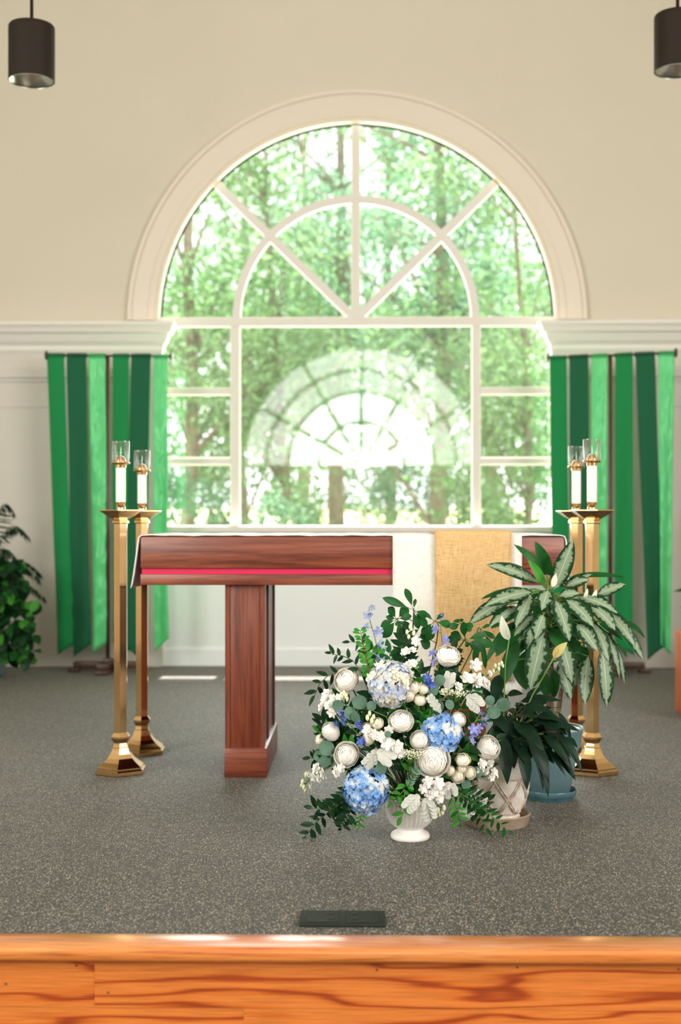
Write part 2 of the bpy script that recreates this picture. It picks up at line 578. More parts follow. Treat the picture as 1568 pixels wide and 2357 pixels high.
def petal_mat(name, stops, scale, trans=0.25):
    m, nt, b, out = new_mat(name)
    tc = N(nt, 'ShaderNodeTexCoord')
    nz = N(nt, 'ShaderNodeTexNoise', Scale=scale, Detail=2.0)
    nt.links.new(tc.outputs['Object'], nz.inputs['Vector'])
    r = ramp(nt, stops)
    nt.links.new(nz.outputs['Fac'], r.inputs['Fac'])
    nt.links.new(r.outputs['Color'], b.inputs['Base Color'])
    b.inputs['Roughness'].default_value = 0.6
    t = N(nt, 'ShaderNodeBsdfTranslucent')
    nt.links.new(r.outputs['Color'], t.inputs['Color'])
    mx = N(nt, 'ShaderNodeMixShader', Fac=trans)
    nt.links.new(b.outputs[0], mx.inputs[1])
    nt.links.new(t.outputs[0], mx.inputs[2])
    nt.links.new(mx.outputs[0], out.inputs['Surface'])
    return m
M['hyd_blue'] = petal_mat('blue_hydrangea_petal', [(0.32, S(108, 160, 226)), (0.5, S(152, 192, 238)), (0.62, S(236, 238, 236))], 26)
M['hyd_pale'] = petal_mat('pale_hydrangea_petal', [(0.34, S(192, 204, 236)), (0.46, S(226, 230, 238)), (0.6, S(238, 234, 214))], 26)
M['delph'] = petal_mat('lilac_blue_delphinium_petal', [(0.35, S(112, 118, 206)), (0.6, S(160, 162, 222))], 40)
M['delph_deep'] = petal_mat('deep_blue_delphinium_petal', [(0.35, S(58, 84, 186)), (0.6, S(104, 128, 214))], 40)
M['delph_pale'] = petal_mat('pale_blue_delphinium_petal', [(0.35, S(150, 158, 218)), (0.6, S(190, 200, 232))], 40)
M['spathe'] = leaf_mat('white_spathe', S(236, 236, 220), S(244, 244, 232), 0.3, 0.45, tcol=S(240, 244, 220))
M['spathe_old'] = leaf_mat('fading_spathe', S(186, 160, 98), S(206, 200, 130), 0.25, 0.5)
M['soil'] = mat('dark_potting_soil', S(48, 40, 34), 0.95, bump=0.8, bscale=120)
M['blue_pot'] = mat('blue_grey_glaze', S(100, 128, 134), 0.35, var=S(86, 114, 120), scale=9, bump=0.1, bscale=60)
M['pot_rim'] = mat('pale_worn_glaze', S(190, 192, 188), 0.4, var=S(110, 140, 150), scale=18)
M['teal'] = mat('teal_saucer_glaze', S(84, 124, 130), 0.25, var=S(70, 104, 112), scale=10)
M['dirty_rim'] = mat('muddy_saucer_base', S(84, 84, 82), 0.8)
M['bone'] = mat('weathered_white_glaze', S(244, 240, 232), 0.5, var=S(214, 203, 188), scale=14)
M['bone_line'] = mat('brown_antiqued_relief', S(176, 152, 134), 0.55, var=S(222, 208, 194), scale=60)
M['saucer'] = mat('taupe_saucer_glaze', S(180, 160, 138), 0.4, var=S(150, 130, 110), scale=12)
M['cane'] = mat('brown_ringed_cane', S(120, 92, 66), 0.7, var=S(84, 62, 46), scale=60)
M['gasket'] = mat('dark_green_gasket', S(44, 54, 40), 0.8, spec=0.1)
M['shutter'] = mat('blue_plant_pot', S(126, 146, 158), 0.4)

def agla_mat():
    m, nt, b, out = new_mat('silver_variegated_leaf')
    uv = N(nt, 'ShaderNodeUVMap')
    sp = N(nt, 'ShaderNodeSeparateXYZ')
    nt.links.new(uv.outputs[0], sp.inputs[0])
    s1 = N(nt, 'ShaderNodeMath', operation='SUBTRACT'); s1.inputs[1].default_value = 0.5
    nt.links.new(sp.outputs[0], s1.inputs[0])
    ab = N(nt, 'ShaderNodeMath', operation='ABSOLUTE')
    nt.links.new(s1.outputs[0], ab.inputs[0])
    tc = N(nt, 'ShaderNodeTexCoord')
    nz = N(nt, 'ShaderNodeTexNoise', Scale=70.0, Detail=3.0)
    nt.links.new(tc.outputs['Object'], nz.inputs['Vector'])
    md = N(nt, 'ShaderNodeMath', operation='MULTIPLY_ADD')
    md.inputs[1].default_value = 0.7
    nt.links.new(nz.outputs['Fac'], md.inputs[0])
    nt.links.new(ab.outputs[0], md.inputs[2])
    r = ramp(nt, [(0.56, S(138, 156, 130)), (0.64, S(98, 126, 94)), (0.69, S(20, 58, 28))])
    nt.links.new(md.outputs[0], r.inputs['Fac'])
    r2 = ramp(nt, [(0.0, S(196, 204, 178)), (0.03, S(196, 204, 178)), (0.05, (0, 0, 0, 1))])
    lt = N(nt, 'ShaderNodeMath', operation='LESS_THAN'); lt.inputs[1].default_value = 0.02
    nt.links.new(ab.outputs[0], lt.inputs[0])
    mx0 = N(nt, 'ShaderNodeMix', data_type='RGBA')
    nt.links.new(lt.outputs[0], mx0.inputs[0])
    nt.links.new(r.outputs['Color'], mx0.inputs[6])
    mx0.inputs[7].default_value = S(190, 200, 168)
    nt.links.new(mx0.outputs[2], b.inputs['Base Color'])
    b.inputs['Roughness'].default_value = 0.36
    b.inputs['Specular IOR Level'].default_value = 0.2
    t = N(nt, 'ShaderNodeBsdfTranslucent')
    nt.links.new(mx0.outputs[2], t.inputs['Color'])
    mx = N(nt, 'ShaderNodeMixShader', Fac=0.15)
    nt.links.new(b.outputs[0], mx.inputs[1])
    nt.links.new(t.outputs[0], mx.inputs[2])
    nt.links.new(mx.outputs[0], out.inputs['Surface'])
    return m
M['agla'] = agla_mat()
M['tree1'] = leaf_mat('sunlit_tree_leaf', S(84, 116, 84), S(122, 152, 116), 0.42, 0.55, 1.5, tcol=S(140, 176, 124))
M['tree2'] = leaf_mat('cool_tree_leaf', S(76, 112, 90), S(114, 148, 124), 0.38, 0.55, 1.5, tcol=S(128, 170, 136))
M['bark'] = mat('grey_brown_bark', S(140, 130, 118), 0.9, var=S(104, 94, 84), scale=8, bump=0.6, bscale=20)
M['grass'] = mat('sunlit_grass', S(176, 196, 128), 0.9, var=S(210, 212, 164), scale=0.7)
M['blocker'] = mat('blocker_grey', S(210, 210, 205), 0.7)

# ------------------------------------------------------------------ the setting
YW, YG = 9.61, 9.665                       # inner face of the window wall, plane of the glass
WX0, WX1 = PX(367, YW), PX(1278, YW)
CX = PX(821, YW)                          # centre of the arch
ZS = PZ(737, YW)                          # springing line
RO = (WX1 - WX0) / 2
ZSILL = PZ(1210, YW)
SX = 5.5
# stage carpet
struct(MB().box((-SX, 3.388, -0.02), (SX, YW + 0.02, 0.0)).build('floor', M['carpet'], smooth=False), 'speckled grey carpet covering the raised stage', 'carpet')
struct(MB().box((-SX, -8.6, -0.46), (SX, 3.30, -0.42)).build('floor_nave', M['floor_dark'], smooth=False), 'floor of the hall below the stage step', 'floor')
# window wall with the arched opening
def wall_front():
    mb = MB()
    x0, x1, top, y0, y1 = -SX, SX, 6.2, YW, YW + 0.085
    n = 48
    arc = [(CX + RO * math.cos(PI * k / n), ZS + RO * math.sin(PI * k / n)) for k in range(n + 1)]   # from right to left
    outer = []
    for x, z in arc:                                   # the same directions carried out to the wall's edges
        dx, dz = x - CX, z - ZS
        k = min((x1 - CX) / dx if dx > 1e-6 else 1e9, (x0 - CX) / dx if dx < -1e-6 else 1e9, (top - ZS) / dz if dz > 1e-6 else 1e9)
        outer.append((CX + dx * k, ZS + dz * k))
    inner = [(WX1, -.02)] + arc + [(WX0, -.02)]
    outer = [(x1, -.02)] + outer + [(x0, -.02)]
    # the two upper corners join the outline where it turns
    m_ = len(inner)
    for y in (y0, y1):
        vs = [(x, y, z) for x, z in inner] + [(x, y, z) for x, z in outer]
        fs = []
        for q in range(m_ - 1):
            f = [q, q + 1, m_ + q + 1, m_ + q]
            (xa, za), (xb, zb2) = outer[q], outer[q + 1]
            if (abs(xa - xb) > 1e-4 and abs(za - zb2) > 1e-4):
                vs.append((x1 if q < m_ / 2 else x0, y, top))
                f = [q, q + 1, m_ + q + 1, len(vs) - 1, m_ + q]
            fs.append(tuple(f))
        mb.add(vs, fs)
    vs = [(x, y0, z) for x, z in inner] + [(x, y1, z) for x, z in inner]
    mb.add(vs, [(q, q + 1, m_ + q + 1, m_ + q) for q in range(m_ - 1)])
    return mb.build('wall_front', M['cream'], smooth=False)
struct(wall_front(), 'cream upper wall around the arched window', 'wall')
struct(MB().box((WX0 - .02, YW - 0.004, 0), (WX1 + .02, YW + 0.2, ZSILL - 0.02)).build('wall_front_below_window', M['cool_white'], smooth=False), 'white wall panel between carpet and window sill', 'wall')
def rear_wall():
    mb = MB()
    cx, zs, R, y0, y1, top = 0.0, 2.25, 2.5, -8.8, -8.55, 6.2
    n = 32
    mb.prism([(-SX, -0.46), (cx - R, -0.46), (cx - R, top), (-SX, top)], y0, y1)
    mb.prism([(cx + R, -0.46), (SX, -0.46), (SX, top), (cx + R, top)], y0, y1)
    mb.prism([(cx - R, -0.46), (cx + R, -0.46), (cx + R, zs), (cx - R, zs)], y0, y1)
    arc = [(cx + R * math.cos(PI * k / n), zs + R * math.sin(PI * k / n)) for k in range(n + 1)]
    for k in range(n):
        mb.prism([arc[k + 1], arc[k], (arc[k][0], top), (arc[k + 1][0], top)], y0, y1)
    w = struct(mb.build('wall_rear', M['rear'], smooth=False), 'entrance wall at the far end of the hall', 'wall')
    fb = MB()
    for r in (0.35, 0.61, 0.8):
        for k in range(n):
            a, b = PI * k / n, PI * (k + 1) / n
            fb.prism([(cx + R * r * math.cos(a), zs + R * r * math.sin(a)), (cx + (R * r + .09) * math.cos(a), zs + (R * r + .09) * math.sin(a)),
                      (cx + (R * r + .09) * math.cos(b), zs + (R * r + .09) * math.sin(b)), (cx + R * r * math.cos(b), zs + R * r * math.sin(b))], y0 + .08, y1 - .08)
    for a in (30, 60, 90, 120, 150):
        a = math.radians(a)
        d, q = V((math.cos(a), math.sin(a))), V((-math.sin(a), math.cos(a))) * .05
        p0, p1 = V((cx, zs)), V((cx, zs)) + d * R
        fb.prism([tuple(p0 - q), tuple(p1 - q), tuple(p1 + q), tuple(p0 + q)], y0 + .08, y1 - .08)
    struct(fb.build('window_2', M['white'], smooth=False), 'muntins of the fanlight over the entrance', 'window')
rear_wall()
ob = MB()
for k in range(32):
    a, b = PI * k / 32, PI * (k + 1) / 32
    ob.prism([(1.56 * math.cos(a), 2.25 + 1.56 * math.sin(a)), (2.5 * math.cos(a), 2.25 + 2.5 * math.sin(a)), (2.5 * math.cos(b), 2.25 + 2.5 * math.sin(b)), (1.56 * math.cos(b), 2.25 + 1.56 * math.sin(b))], -8.70, -8.69)
struct(ob.build('window_3', M['tinted'], smooth=False), 'smoked outer panes dimming the fanlight over the entrance', 'window')  # glass tint stands in for the dimmer light of the outer ring
def side_wall(name, sx, label):
    mb = MB()
    a, b = (-SX - .2, -SX) if sx < 0 else (SX, SX + .2)
    mb.box((a, -8.8, -.46), (b, YW + .2, 6.2))
    struct(mb.build(name, M['cream_side'], smooth=False), label, 'wall')
side_wall('wall_left', -1, 'cream side wall beyond the left banner')
side_wall('wall_right', 1, 'cream side wall beyond the right banner')
for nm, x0_, x1_, lb in (('added_band_1', -SX, -SX + .03, 'unseen dark band added along the left side to darken reflections'), ('added_band_2', SX - .03, SX, 'unseen dark band added along the right side to darken reflections')):
    struct(MB().box((x0_, -8.5, -.42), (x1_, 3.2, 1.25)).build(nm, M['darkwood'], smooth=False), lb, 'added band')  # dark bands added out of view to deepen the brass reflections
struct(MB().box((-SX - .2, -8.8, 6.2), (SX + .2, YW + .22, 6.4)).build('ceiling', M['ceiling'], smooth=False), 'ceiling above the stage and hall', 'ceiling')

# the arched window: frame, bars, glass
win = bpy.data.objects.new('window_1', None)
win.location = (CX, YW, ZSILL)
COL.objects.link(win)
tag(win, 'large arched window with white bars behind the altar', 'window', kind='structure')
PXM = YW / F                               # metres per pixel on the window wall
def ring(mb, cx, zs, r0, r1, y0, y1, n=56, a0=0.0, a1=PI):
    for k in range(n):
        a, b = a0 + (a1 - a0) * k / n, a0 + (a1 - a0) * (k + 1) / n
        mb.prism([(cx + r0 * math.cos(a), zs + r0 * math.sin(a)), (cx + r1 * math.cos(a), zs + r1 * math.sin(a)),
                  (cx + r1 * math.cos(b), zs + r1 * math.sin(b)), (cx + r0 * math.cos(b), zs + r0 * math.sin(b))], y0, y1)
yb0, yb1 = YG - 0.026, YG + 0.012
fm = MB()
ring(fm, CX, ZS, RO - 0.002, RO + 0.05, YW - .002, yb1)
fm.box((WX0 - .06, YW - .002, ZSILL - .05), (WX0 + .002, yb1, ZS))
fm.box((WX1 - .002, YW - .002, ZSILL - .05), (WX1 + .06, yb1, ZS))
fm.build('frame', M['white'], win, smooth=False)
def zpx(py): return PZ(py, YW)
def xpx(px): return PX(px, YW)
def bar(x0, x1, z0, z1, name='muntin', dy=0.0):
    MB().box((x0, yb0 + dy, z0), (x1, yb1 + dy, z1), bevel=0.006, seg=1).build(name, M['white'], win, smooth=False)
bar(WX0, WX1, zpx(750), zpx(728), 'transom', -.0045)
bar(xpx(529), xpx(552), ZSILL, zpx(749), 'mullion')
bar(xpx(1087), xpx(1108), ZSILL, zpx(749), 'mullion')
for xa, xb in ((367, 530), (1107, 1278)):
    for ya, yb in ((908, 890), (1070, 1052)):
        bar(xpx(xa), xpx(xb), zpx(ya), zpx(yb), 'rail')
bar(xpx(808.5), xpx(829.5), zpx(729), zpx(284), 'muntin', -.003)
mb = MB()
ring(mb, xpx(819), zpx(732), 266 * PXM, 285 * PXM, yb0 - .0015, yb1 - .0015)
mb.build('inner_arch', M['white'], win, smooth=False)
for s in (-1, 1):
    d = V((s * 0.715, 0.70)).normalized()
    q = V((-d.y, d.x)) * (10.0 * PXM)
    p0, p1 = V((xpx(819), zpx(734))), V((xpx(819), zpx(734))) + d * (452 * PXM)
    MB().prism([tuple(p0 - q), tuple(p1 - q), tuple(p1 + q), tuple(p0 + q)], yb0 + .0013 * s + .003, yb1 + .0013 * s + .003).build('muntin', M['white'], win, smooth=False)
MB().box((WX0 - .05, YW - .05, ZSILL - .05), (WX1 + .05, YG + .1, ZSILL), bevel=.006, seg=1).build('sill', M['white'], win, smooth=False)
gl = MB()
gl.box((WX0, YG - .003, ZSILL), (WX1, YG + .003, ZS))
g_ = gl.build('pane', M['pane'], win, smooth=False)
gl = MB()
n = 48
vs = [(CX, YG, ZS)] + [(CX + RO * math.cos(PI * k / n), YG, ZS + RO * math.sin(PI * k / n)) for k in range(n + 1)]
gl.add(vs, [(0, k + 2, k + 1) for k in range(n)])
gl.build('pane', M['pane'], win, smooth=False)
gk = MB()
ring(gk, CX, ZS, RO - .016, RO - .001, YG - .014, YG - .004)
gk.build('glazing_gasket', M['gasket'], win, smooth=False)
# arched casing on the wall
ca = MB()
zc = zpx(742)
R1 = 527 * PXM
ring(ca, CX, ZS, RO, 466 * PXM, YW - .018, YW + .05, 64)
ring(ca, CX, ZS, 466 * PXM, 480 * PXM, YW - .038, YW + .05, 64)
ring(ca, CX, ZS, 480 * PXM, 518 * PXM, YW - .028, YW + .02, 64)
ring(ca, CX, ZS, 518 * PXM, R1, YW - .045, YW + .02, 64)
struct(ca.build('trim_1', M['trim'], smooth=False), 'broad moulded casing arching over the window', 'trim')
# wainscot walls either side with panel lines, cornice and mouldings
YP = 9.555
def cornice(name, xa, xb, end, label):
    """xa: the end beside the window, xb: the far end; the profile returns round the end."""
    prof = [(0.004, zpx(812)), (0.012, zpx(806)), (0.012, zpx(797)), (0.035, zpx(788)), (0.05, zpx(776)), (0.055, zpx(772)), (0.075, zpx(768)), (0.085, zpx(758)), (0.1, zpx(752)), (0.1, zpx(745)), (0, zpx(745))]
    s = 1 if end > 0 else -1
    vs, fs = [], []
    for d, z in prof:
        vs += [(xb, YP - d, z), (xa + s * d, YP - d, z), (xa + s * d, YW + .0, z)]
    for i in range(len(prof) - 1):
        a, b = i * 3, i * 3 + 3
        fs += [(a, a + 1, b + 1, b), (a + 1, a + 2, b + 2, b + 1)]
    struct(MB().add(vs, fs).build(name, M['white'], smooth=False), label, 'cornice')
XL, XR = xpx(376), xpx(1268)
cornice('trim_2', XL, -SX, 1, 'white cornice ledge above the left banner')
cornice('trim_3', XR, SX, -1, 'white cornice ledge above the right banner')
def wainscot(name, xa, xb, label):
    lo, hi = min(xa, xb), max(xa, xb)
    mb = MB()
    mb.box((lo, YP, 0), (hi, YW, zpx(745)))
    mb.box((lo, YP - .008, 0), (hi, YP, zpx(1492)))                       # base board
    mb.box((lo, YP - .030, zpx(872)), (hi, YP, zpx(848)), bevel=.008)      # moulding
    mb.box((lo, YP - .016, zpx(880)), (hi, YP, zpx(871)), bevel=.004)
    mb.box((lo, YP - .006, zpx(938)), (hi, YP, zpx(880)))
    struct(mb.build(name, M['panel'], smooth=False), label, 'wall')
wainscot('wall_front_left', XL, -SX, 'off-white panelled wall behind the left banner')
wainscot('wall_front_right', XR, SX, 'off-white panelled wall behind the right banner')
struct(MB().box((XL, YW - .018, 0), (XR, YW, zpx(1494)), bevel=.003).build('baseboard_front', M['cool_white'], smooth=False), 'white baseboard under the window', 'baseboard')
# stage edge
YN0, YN1 = 3.388, 3.283
struct(MB().box((-SX, YN1 - .02, -.034), (SX, YN0, .004), bevel=.012, seg=3).build('trim_4', M['oak_top'], auto=0.6), 'rounded orange oak nosing along the stage edge', 'trim')
riser = bpy.data.objects.new('wall_stage_riser', None)
riser.location = (0, 3.29, -.42)
COL.objects.link(riser)
tag(riser, 'orange oak boards facing the front of the stage', 'riser', kind='structure')
YR = 3.29
zj = PZ(2322, YR)
def board(xa, xb, z0, z1, set_back=0.0):
    MB().box((xa, YR + set_back, z0), (xb, YR + .02, z1)).build('board', M['oak'], riser, smooth=False)
xs = PX(218, YR); xt = PX(561, YR)
board(-SX, xs, zj, -.034, .0012)
board(xs, SX, zj, -.034)
board(-SX, xt, zj - .13, zj, .0022)
board(xt, SX, zj - .13, zj, .0010)
board(-SX, SX, -.42, zj - .131)
for px, py in ((176, 2222), (13, 2264), (249, 2284), (868, 2232), (1191, 2226), (1562, 2231)):
    p = P(px, py, YR)
    MB().lathe([(0.0026, 0), (0.0026, .0016), (0.0, .002)], p, 10, axis=(0, -1, 0)).build('nail_head', M['darkwood'], riser)

# ------------------------------------------------------------------ outdoors
struct(MB().add([(-60, 9.9, -.6), (60, 9.9, -.6), (60, 26, -.5), (-60, 26, -.5), (60, 60, 1.6), (-60, 60, 1.6)], [(0, 1, 2, 3), (3, 2, 4, 5)]).build('ground', M['grass'], smooth=False), 'sunlit grass rising beyond the window', 'ground')
struct(MB().box((-SX - .3, YW + .22, 4.78), (SX + .3, 11.49, 4.95)).build('sun_blocker', M['blocker'], smooth=False), 'unseen slab added above the window to block the sun', 'blocker')  # out-of-view slab added to cut the sunlight to a strip on the carpet
rng = np.random.default_rng(5)
def leaf_cloud(centres, radii, n, size, seed, z0=None):
    r = np.random.default_rng(seed)
    k = r.integers(0, len(centres), n)
    d = r.normal(size=(n, 3))
    d /= np.linalg.norm(d, axis=1)[:, None]
    rad = r.random(n) ** 0.45
    c = np.array(centres)[k] + d * rad[:, None] * np.array(radii)[k][:, None] * np.array([1, 1, 0.75])
    a = r.normal(size=(n, 3)); a /= np.linalg.norm(a, axis=1)[:, None]
    b = np.cross(a, r.normal(size=(n, 3))); b /= np.linalg.norm(b, axis=1)[:, None]
    s = size * (0.6 + 0.8 * r.random(n))[:, None]
    vs = np.stack([c - a * s, c + b * s * 0.5, c + a * s, c - b * s * 0.5], 1).reshape(-1, 3)
    return vs
def cloud_mesh(name, vs, m):
    me = bpy.data.meshes.new(name)
    nq = len(vs) // 4
    me.vertices.add(len(vs)); me.loops.add(len(vs)); me.polygons.add(nq)
    me.vertices.foreach_set('co', vs.ravel())
    me.loops.foreach_set('vertex_index', np.arange(len(vs), dtype=np.int32))
    me.polygons.foreach_set('loop_start', np.arange(0, len(vs), 4, dtype=np.int32))
    me.polygons.foreach_set('loop_total', np.full(nq, 4, dtype=np.int32))
    me.materials.append(m)
    me.update(); me.validate()
    return me
def tree_proto(seed, h, trunk_r, crown_lo, crown_r, nleaf, m, size=0.058):
    r = random.Random(seed)
    tb = MB()
    pts = [V((0, 0, -.1))]
    for i in range(1, 8):
        pts.append(V((pts[-1].x + r.uniform(-.1, .1), pts[-1].y + r.uniform(-.1, .1), h * i / 7 * .9)))
    tb.tube(pts, [trunk_r * (1 - .75 * i / 7) for i in range(8)], 9)
    cs, rs = [], []
    for i in range(26):
        z = r.uniform(crown_lo, h)
        a, q = r.uniform(0, 2 * PI), crown_r * r.uniform(.1, 1) * (1 - .35 * abs(2 * (z - crown_lo) / (h - crown_lo) - 1))
        c = V((q * math.cos(a), q * math.sin(a), z))
        cs.append(tuple(c)); rs.append(r.uniform(.5, 1.1))
        k = min(6, max(1, int(7 * (z - .6) / (h * .9))))
        tb.tube(bez(pts[k], (pts[k] + c) / 2 + V((0, 0, .15)), c, 4), [trunk_r * .28, trunk_r * .2, trunk_r * .15, trunk_r * .1, trunk_r * .05], 5)
    return tb, cloud_mesh('crown', leaf_cloud(cs, rs, nleaf, size, seed), m)
protos = []
for s, a in enumerate(((11, 9.5, .12, 2.6, 2.3, 7200, M['tree1']), (12, 10.5, .16, 3.0, 2.6, 8000, M['tree2']), (13, 7.0, .07, 1.9, 1.7, 5000, M['tree1']))):
    tb, cm = tree_proto(*a)
    t = tb.build('trunk', M['bark'])
    tm = t.data
    bpy.data.objects.remove(t)
    protos.append((tm, cm))
TREES = [  # photo column of the trunk, depth, proto, turn, scale, label
    (430, 17.5, 0, 0.3, 1.0, 'leafy tree close outside the left part of the arched window'),
    (1010, 19.0, 1, 1.9, 1.0, 'tall tree with a thick pale trunk right of the window centre'),
    (775, 22.0, 1, 3.0, 1.05, 'tree standing outside behind the middle pane'),
    (1200, 16.5, 2, 4.1, 1.0, 'slender tree close outside the right side of the window'),
    (640, 18.0, 2, 5.0, 1.1, 'slender tree outside between the centre and the left mullion'),
    (230, 22.0, 1, 0.9, 1.0, 'tall tree outside hidden partly by the left wall'),
    (1420, 21.0, 0, 2.4, 1.1, 'tall tree outside hidden partly by the right wall'),
    (560, 27.0, 0, 3.9, 1.2, 'tree in the second row outside left of centre'),
    (900, 28.0, 0, 1.2, 1.25, 'tree in the second row outside just right of centre'),
    (1130, 26.0, 1, 5.5, 1.1, 'tree in the second row outside at right'),
    (700, 33.0, 1, 2.2, 1.3, 'farthest tree seen near the window centre'),
]
rs_ = random.Random(31)
for k, (px, Y, z1, w, n, lab) in enumerate((
    (455, 15.0, 2.0, 1.0, 2600, 'leafy shrub outside the lowest left pane'),
    (1190, 15.5, 2.2, 1.0, 2800, 'leafy shrub outside the lowest right pane'),
    (620, 18.0, 1.75, .8, 1800, 'low shrub outside left of the bright clearing'),
    (800, 24.0, 2.35, 1.3, 2200, 'shrub under the trees outside near the window centre'),
    (1010, 23.0, 2.4, 1.1, 2200, 'shrub under the trees outside right of the window centre'),
    (330, 19.0, 2.4, 1.2, 2400, 'shrub outside hidden partly by the left wall'),
    (1330, 19.0, 2.4, 1.2, 2400, 'shrub outside hidden partly by the right wall'))):
    c = V((PX(px, Y), Y, -.5))
    lo = 1.45 if Y > 20 else .3
    t = thing('shrub', lab, 'shrub', c, 'shrubs outside the arched window')
    cs = [(rs_.uniform(-w, w), rs_.uniform(-.4, .4), rs_.uniform(lo, z1) + .1) for i in range(12)]
    o = bpy.data.objects.new('foliage', cloud_mesh('foliage', leaf_cloud(cs, [rs_.uniform(.3, .5) for i in cs], n, .05, 90 + k), M['tree1' if k % 2 else 'tree2']))
    COL.objects.link(o)
    o.parent = t
    sb = MB()
    for q in cs[:7]:
        sb.tube(bez(c, c + V((q[0] * .3, 0, q[2] * .6)), c + V(q), 5), [.03, .025, .02, .016, .012, .008], 5)
    sb.build('stems', M['bark'], t)
for px, Y, k, rz, s, lab in TREES:
    t = thing('tree', lab, 'tree', (PX(px, Y), Y, -.5), 'trees outside the arched window')
    for nm, me in (('trunk', protos[k][0]), ('crown', protos[k][1])):
        o = bpy.data.objects.new(nm, me)
        COL.objects.link(o)
        o.parent = t
    t.rotation_euler = (0, 0, rz)
    t.scale = (s, s, s)

# ------------------------------------------------------------------ pendant lamps
def pendant(px, py_top, py_bot, Y, wpx, label):
    r = wpx / 2 * Y / F
    c = P(px, (py_top + py_bot) / 2, Y)
    z1, z0 = PZ(py_top, Y), PZ(py_bot, Y)
    t = thing('pendant_lamp', label, 'lamp', (c.x, Y, z0), 'dark can pendants hanging from the ceiling')
    MB().lathe([(r * .94, z0 + .004), (r, z0), (r, z0 + .01), (r, z1 - .02), (r * .985, z1 - .005), (r * .95, z1), (0, z1 + .002)], (c.x, Y, 0), 40).build('can', M['bronze'], t, auto=.7)
    MB().lathe([(r * .985, z0 - .003), (r * .985, z0 + .002), (r * .95, z0 + .003), (r * .8, z0 + .08), (r * .5, z0 + .16), (0, z0 + .18)], (c.x, Y, 0), 40).build('reflector', M['reflector'], t)
    MB().tube([(c.x, Y, z1 - .01), (c.x, Y, 6.2)], r * .075, 10).build('stem', M['bronze'], t)
    return t
def fix_open_can(t):
    for ch in t.children:
        if ch.name.startswith('can') or ch.name.startswith('reflector'):
            bm = bmesh.new(); bm.from_mesh(ch.data)
            bmesh.ops.delete(bm, geom=[f for f in bm.faces if len(f.verts) > 4], context='FACES')
            bm.to_mesh(ch.data); bm.free()
fix_open_can(pendant(73, 55, 182, 6.5, 106, 'dark bronze can lamp hanging at the left, whole in view'))
fix_open_can(pendant(1560, 39, 167, 6.5, 106, 'dark bronze can lamp hanging at the right, cut by the frame edge'))

# ------------------------------------------------------------------ banner stands and their strips
def banner_stand(px, xl, yl, xr, yr, Y, label):
    zt = PZ((yl + yr) / 2, Y)
    x = PX(px, Y)
    t = thing('banner_stand', label, 'banner stand', (x, Y, 0), 'dark wooden banner stands beside the window')
    MB().tube([(x, Y, .05), (x, Y, zt)], .0145, 12).build('pole', M['darkwood'], t)
    a, b = P(xl, yl, Y), P(xr, yr, Y)
    MB().tube([a, b], .009, 10).build('crossbar', M['darkwood'], t)
    for p, s in ((a, -1), (b, 1)):
        MB().lathe([(.0, -.008), (.026, -.008), (.034, -.004), (.034, .004), (.026, .008), (0, .01)], p, 16, axis=(s, 0, 0.0)).build('finial', M['darkwood'], t)
    MB().box((x - .03, Y - .03, .0), (x + .03, Y + .03, .1), bevel=.004).build('hub', M['darkwood'], t, auto=.5)
    for dx, dy in ((-1, 0), (1, 0), (0, -1), (0, 1)):
        fb = MB()
        L = .24
        if dx:
            fb.box((x + min(0, dx * L), Y - .03, .028), (x + max(0, dx * L), Y + .03, .075), bevel=.006)
            fb.box((x + dx * L - .04, Y - .035, 0), (x + dx * L + .04, Y + .035, .03), bevel=.006)
        else:
            fb.box((x - .045, Y + min(0, dy * .2), .028), (x + .045, Y + max(0, dy * .2), .075), bevel=.006)
            fb.box((x - .05, Y + dy * .2 - .03, 0), (x + .05, Y + dy * .2 + .03, .03), bevel=.006)
        fb.build('foot', M['darkwood'], t, auto=.5)
banner_stand(248, 107, 818, 395, 820, 9.22, 'dark wooden banner stand left of the window')
banner_stand(1405, 1260, 824, 1556, 812, 9.22, 'dark wooden banner stand right of the window')
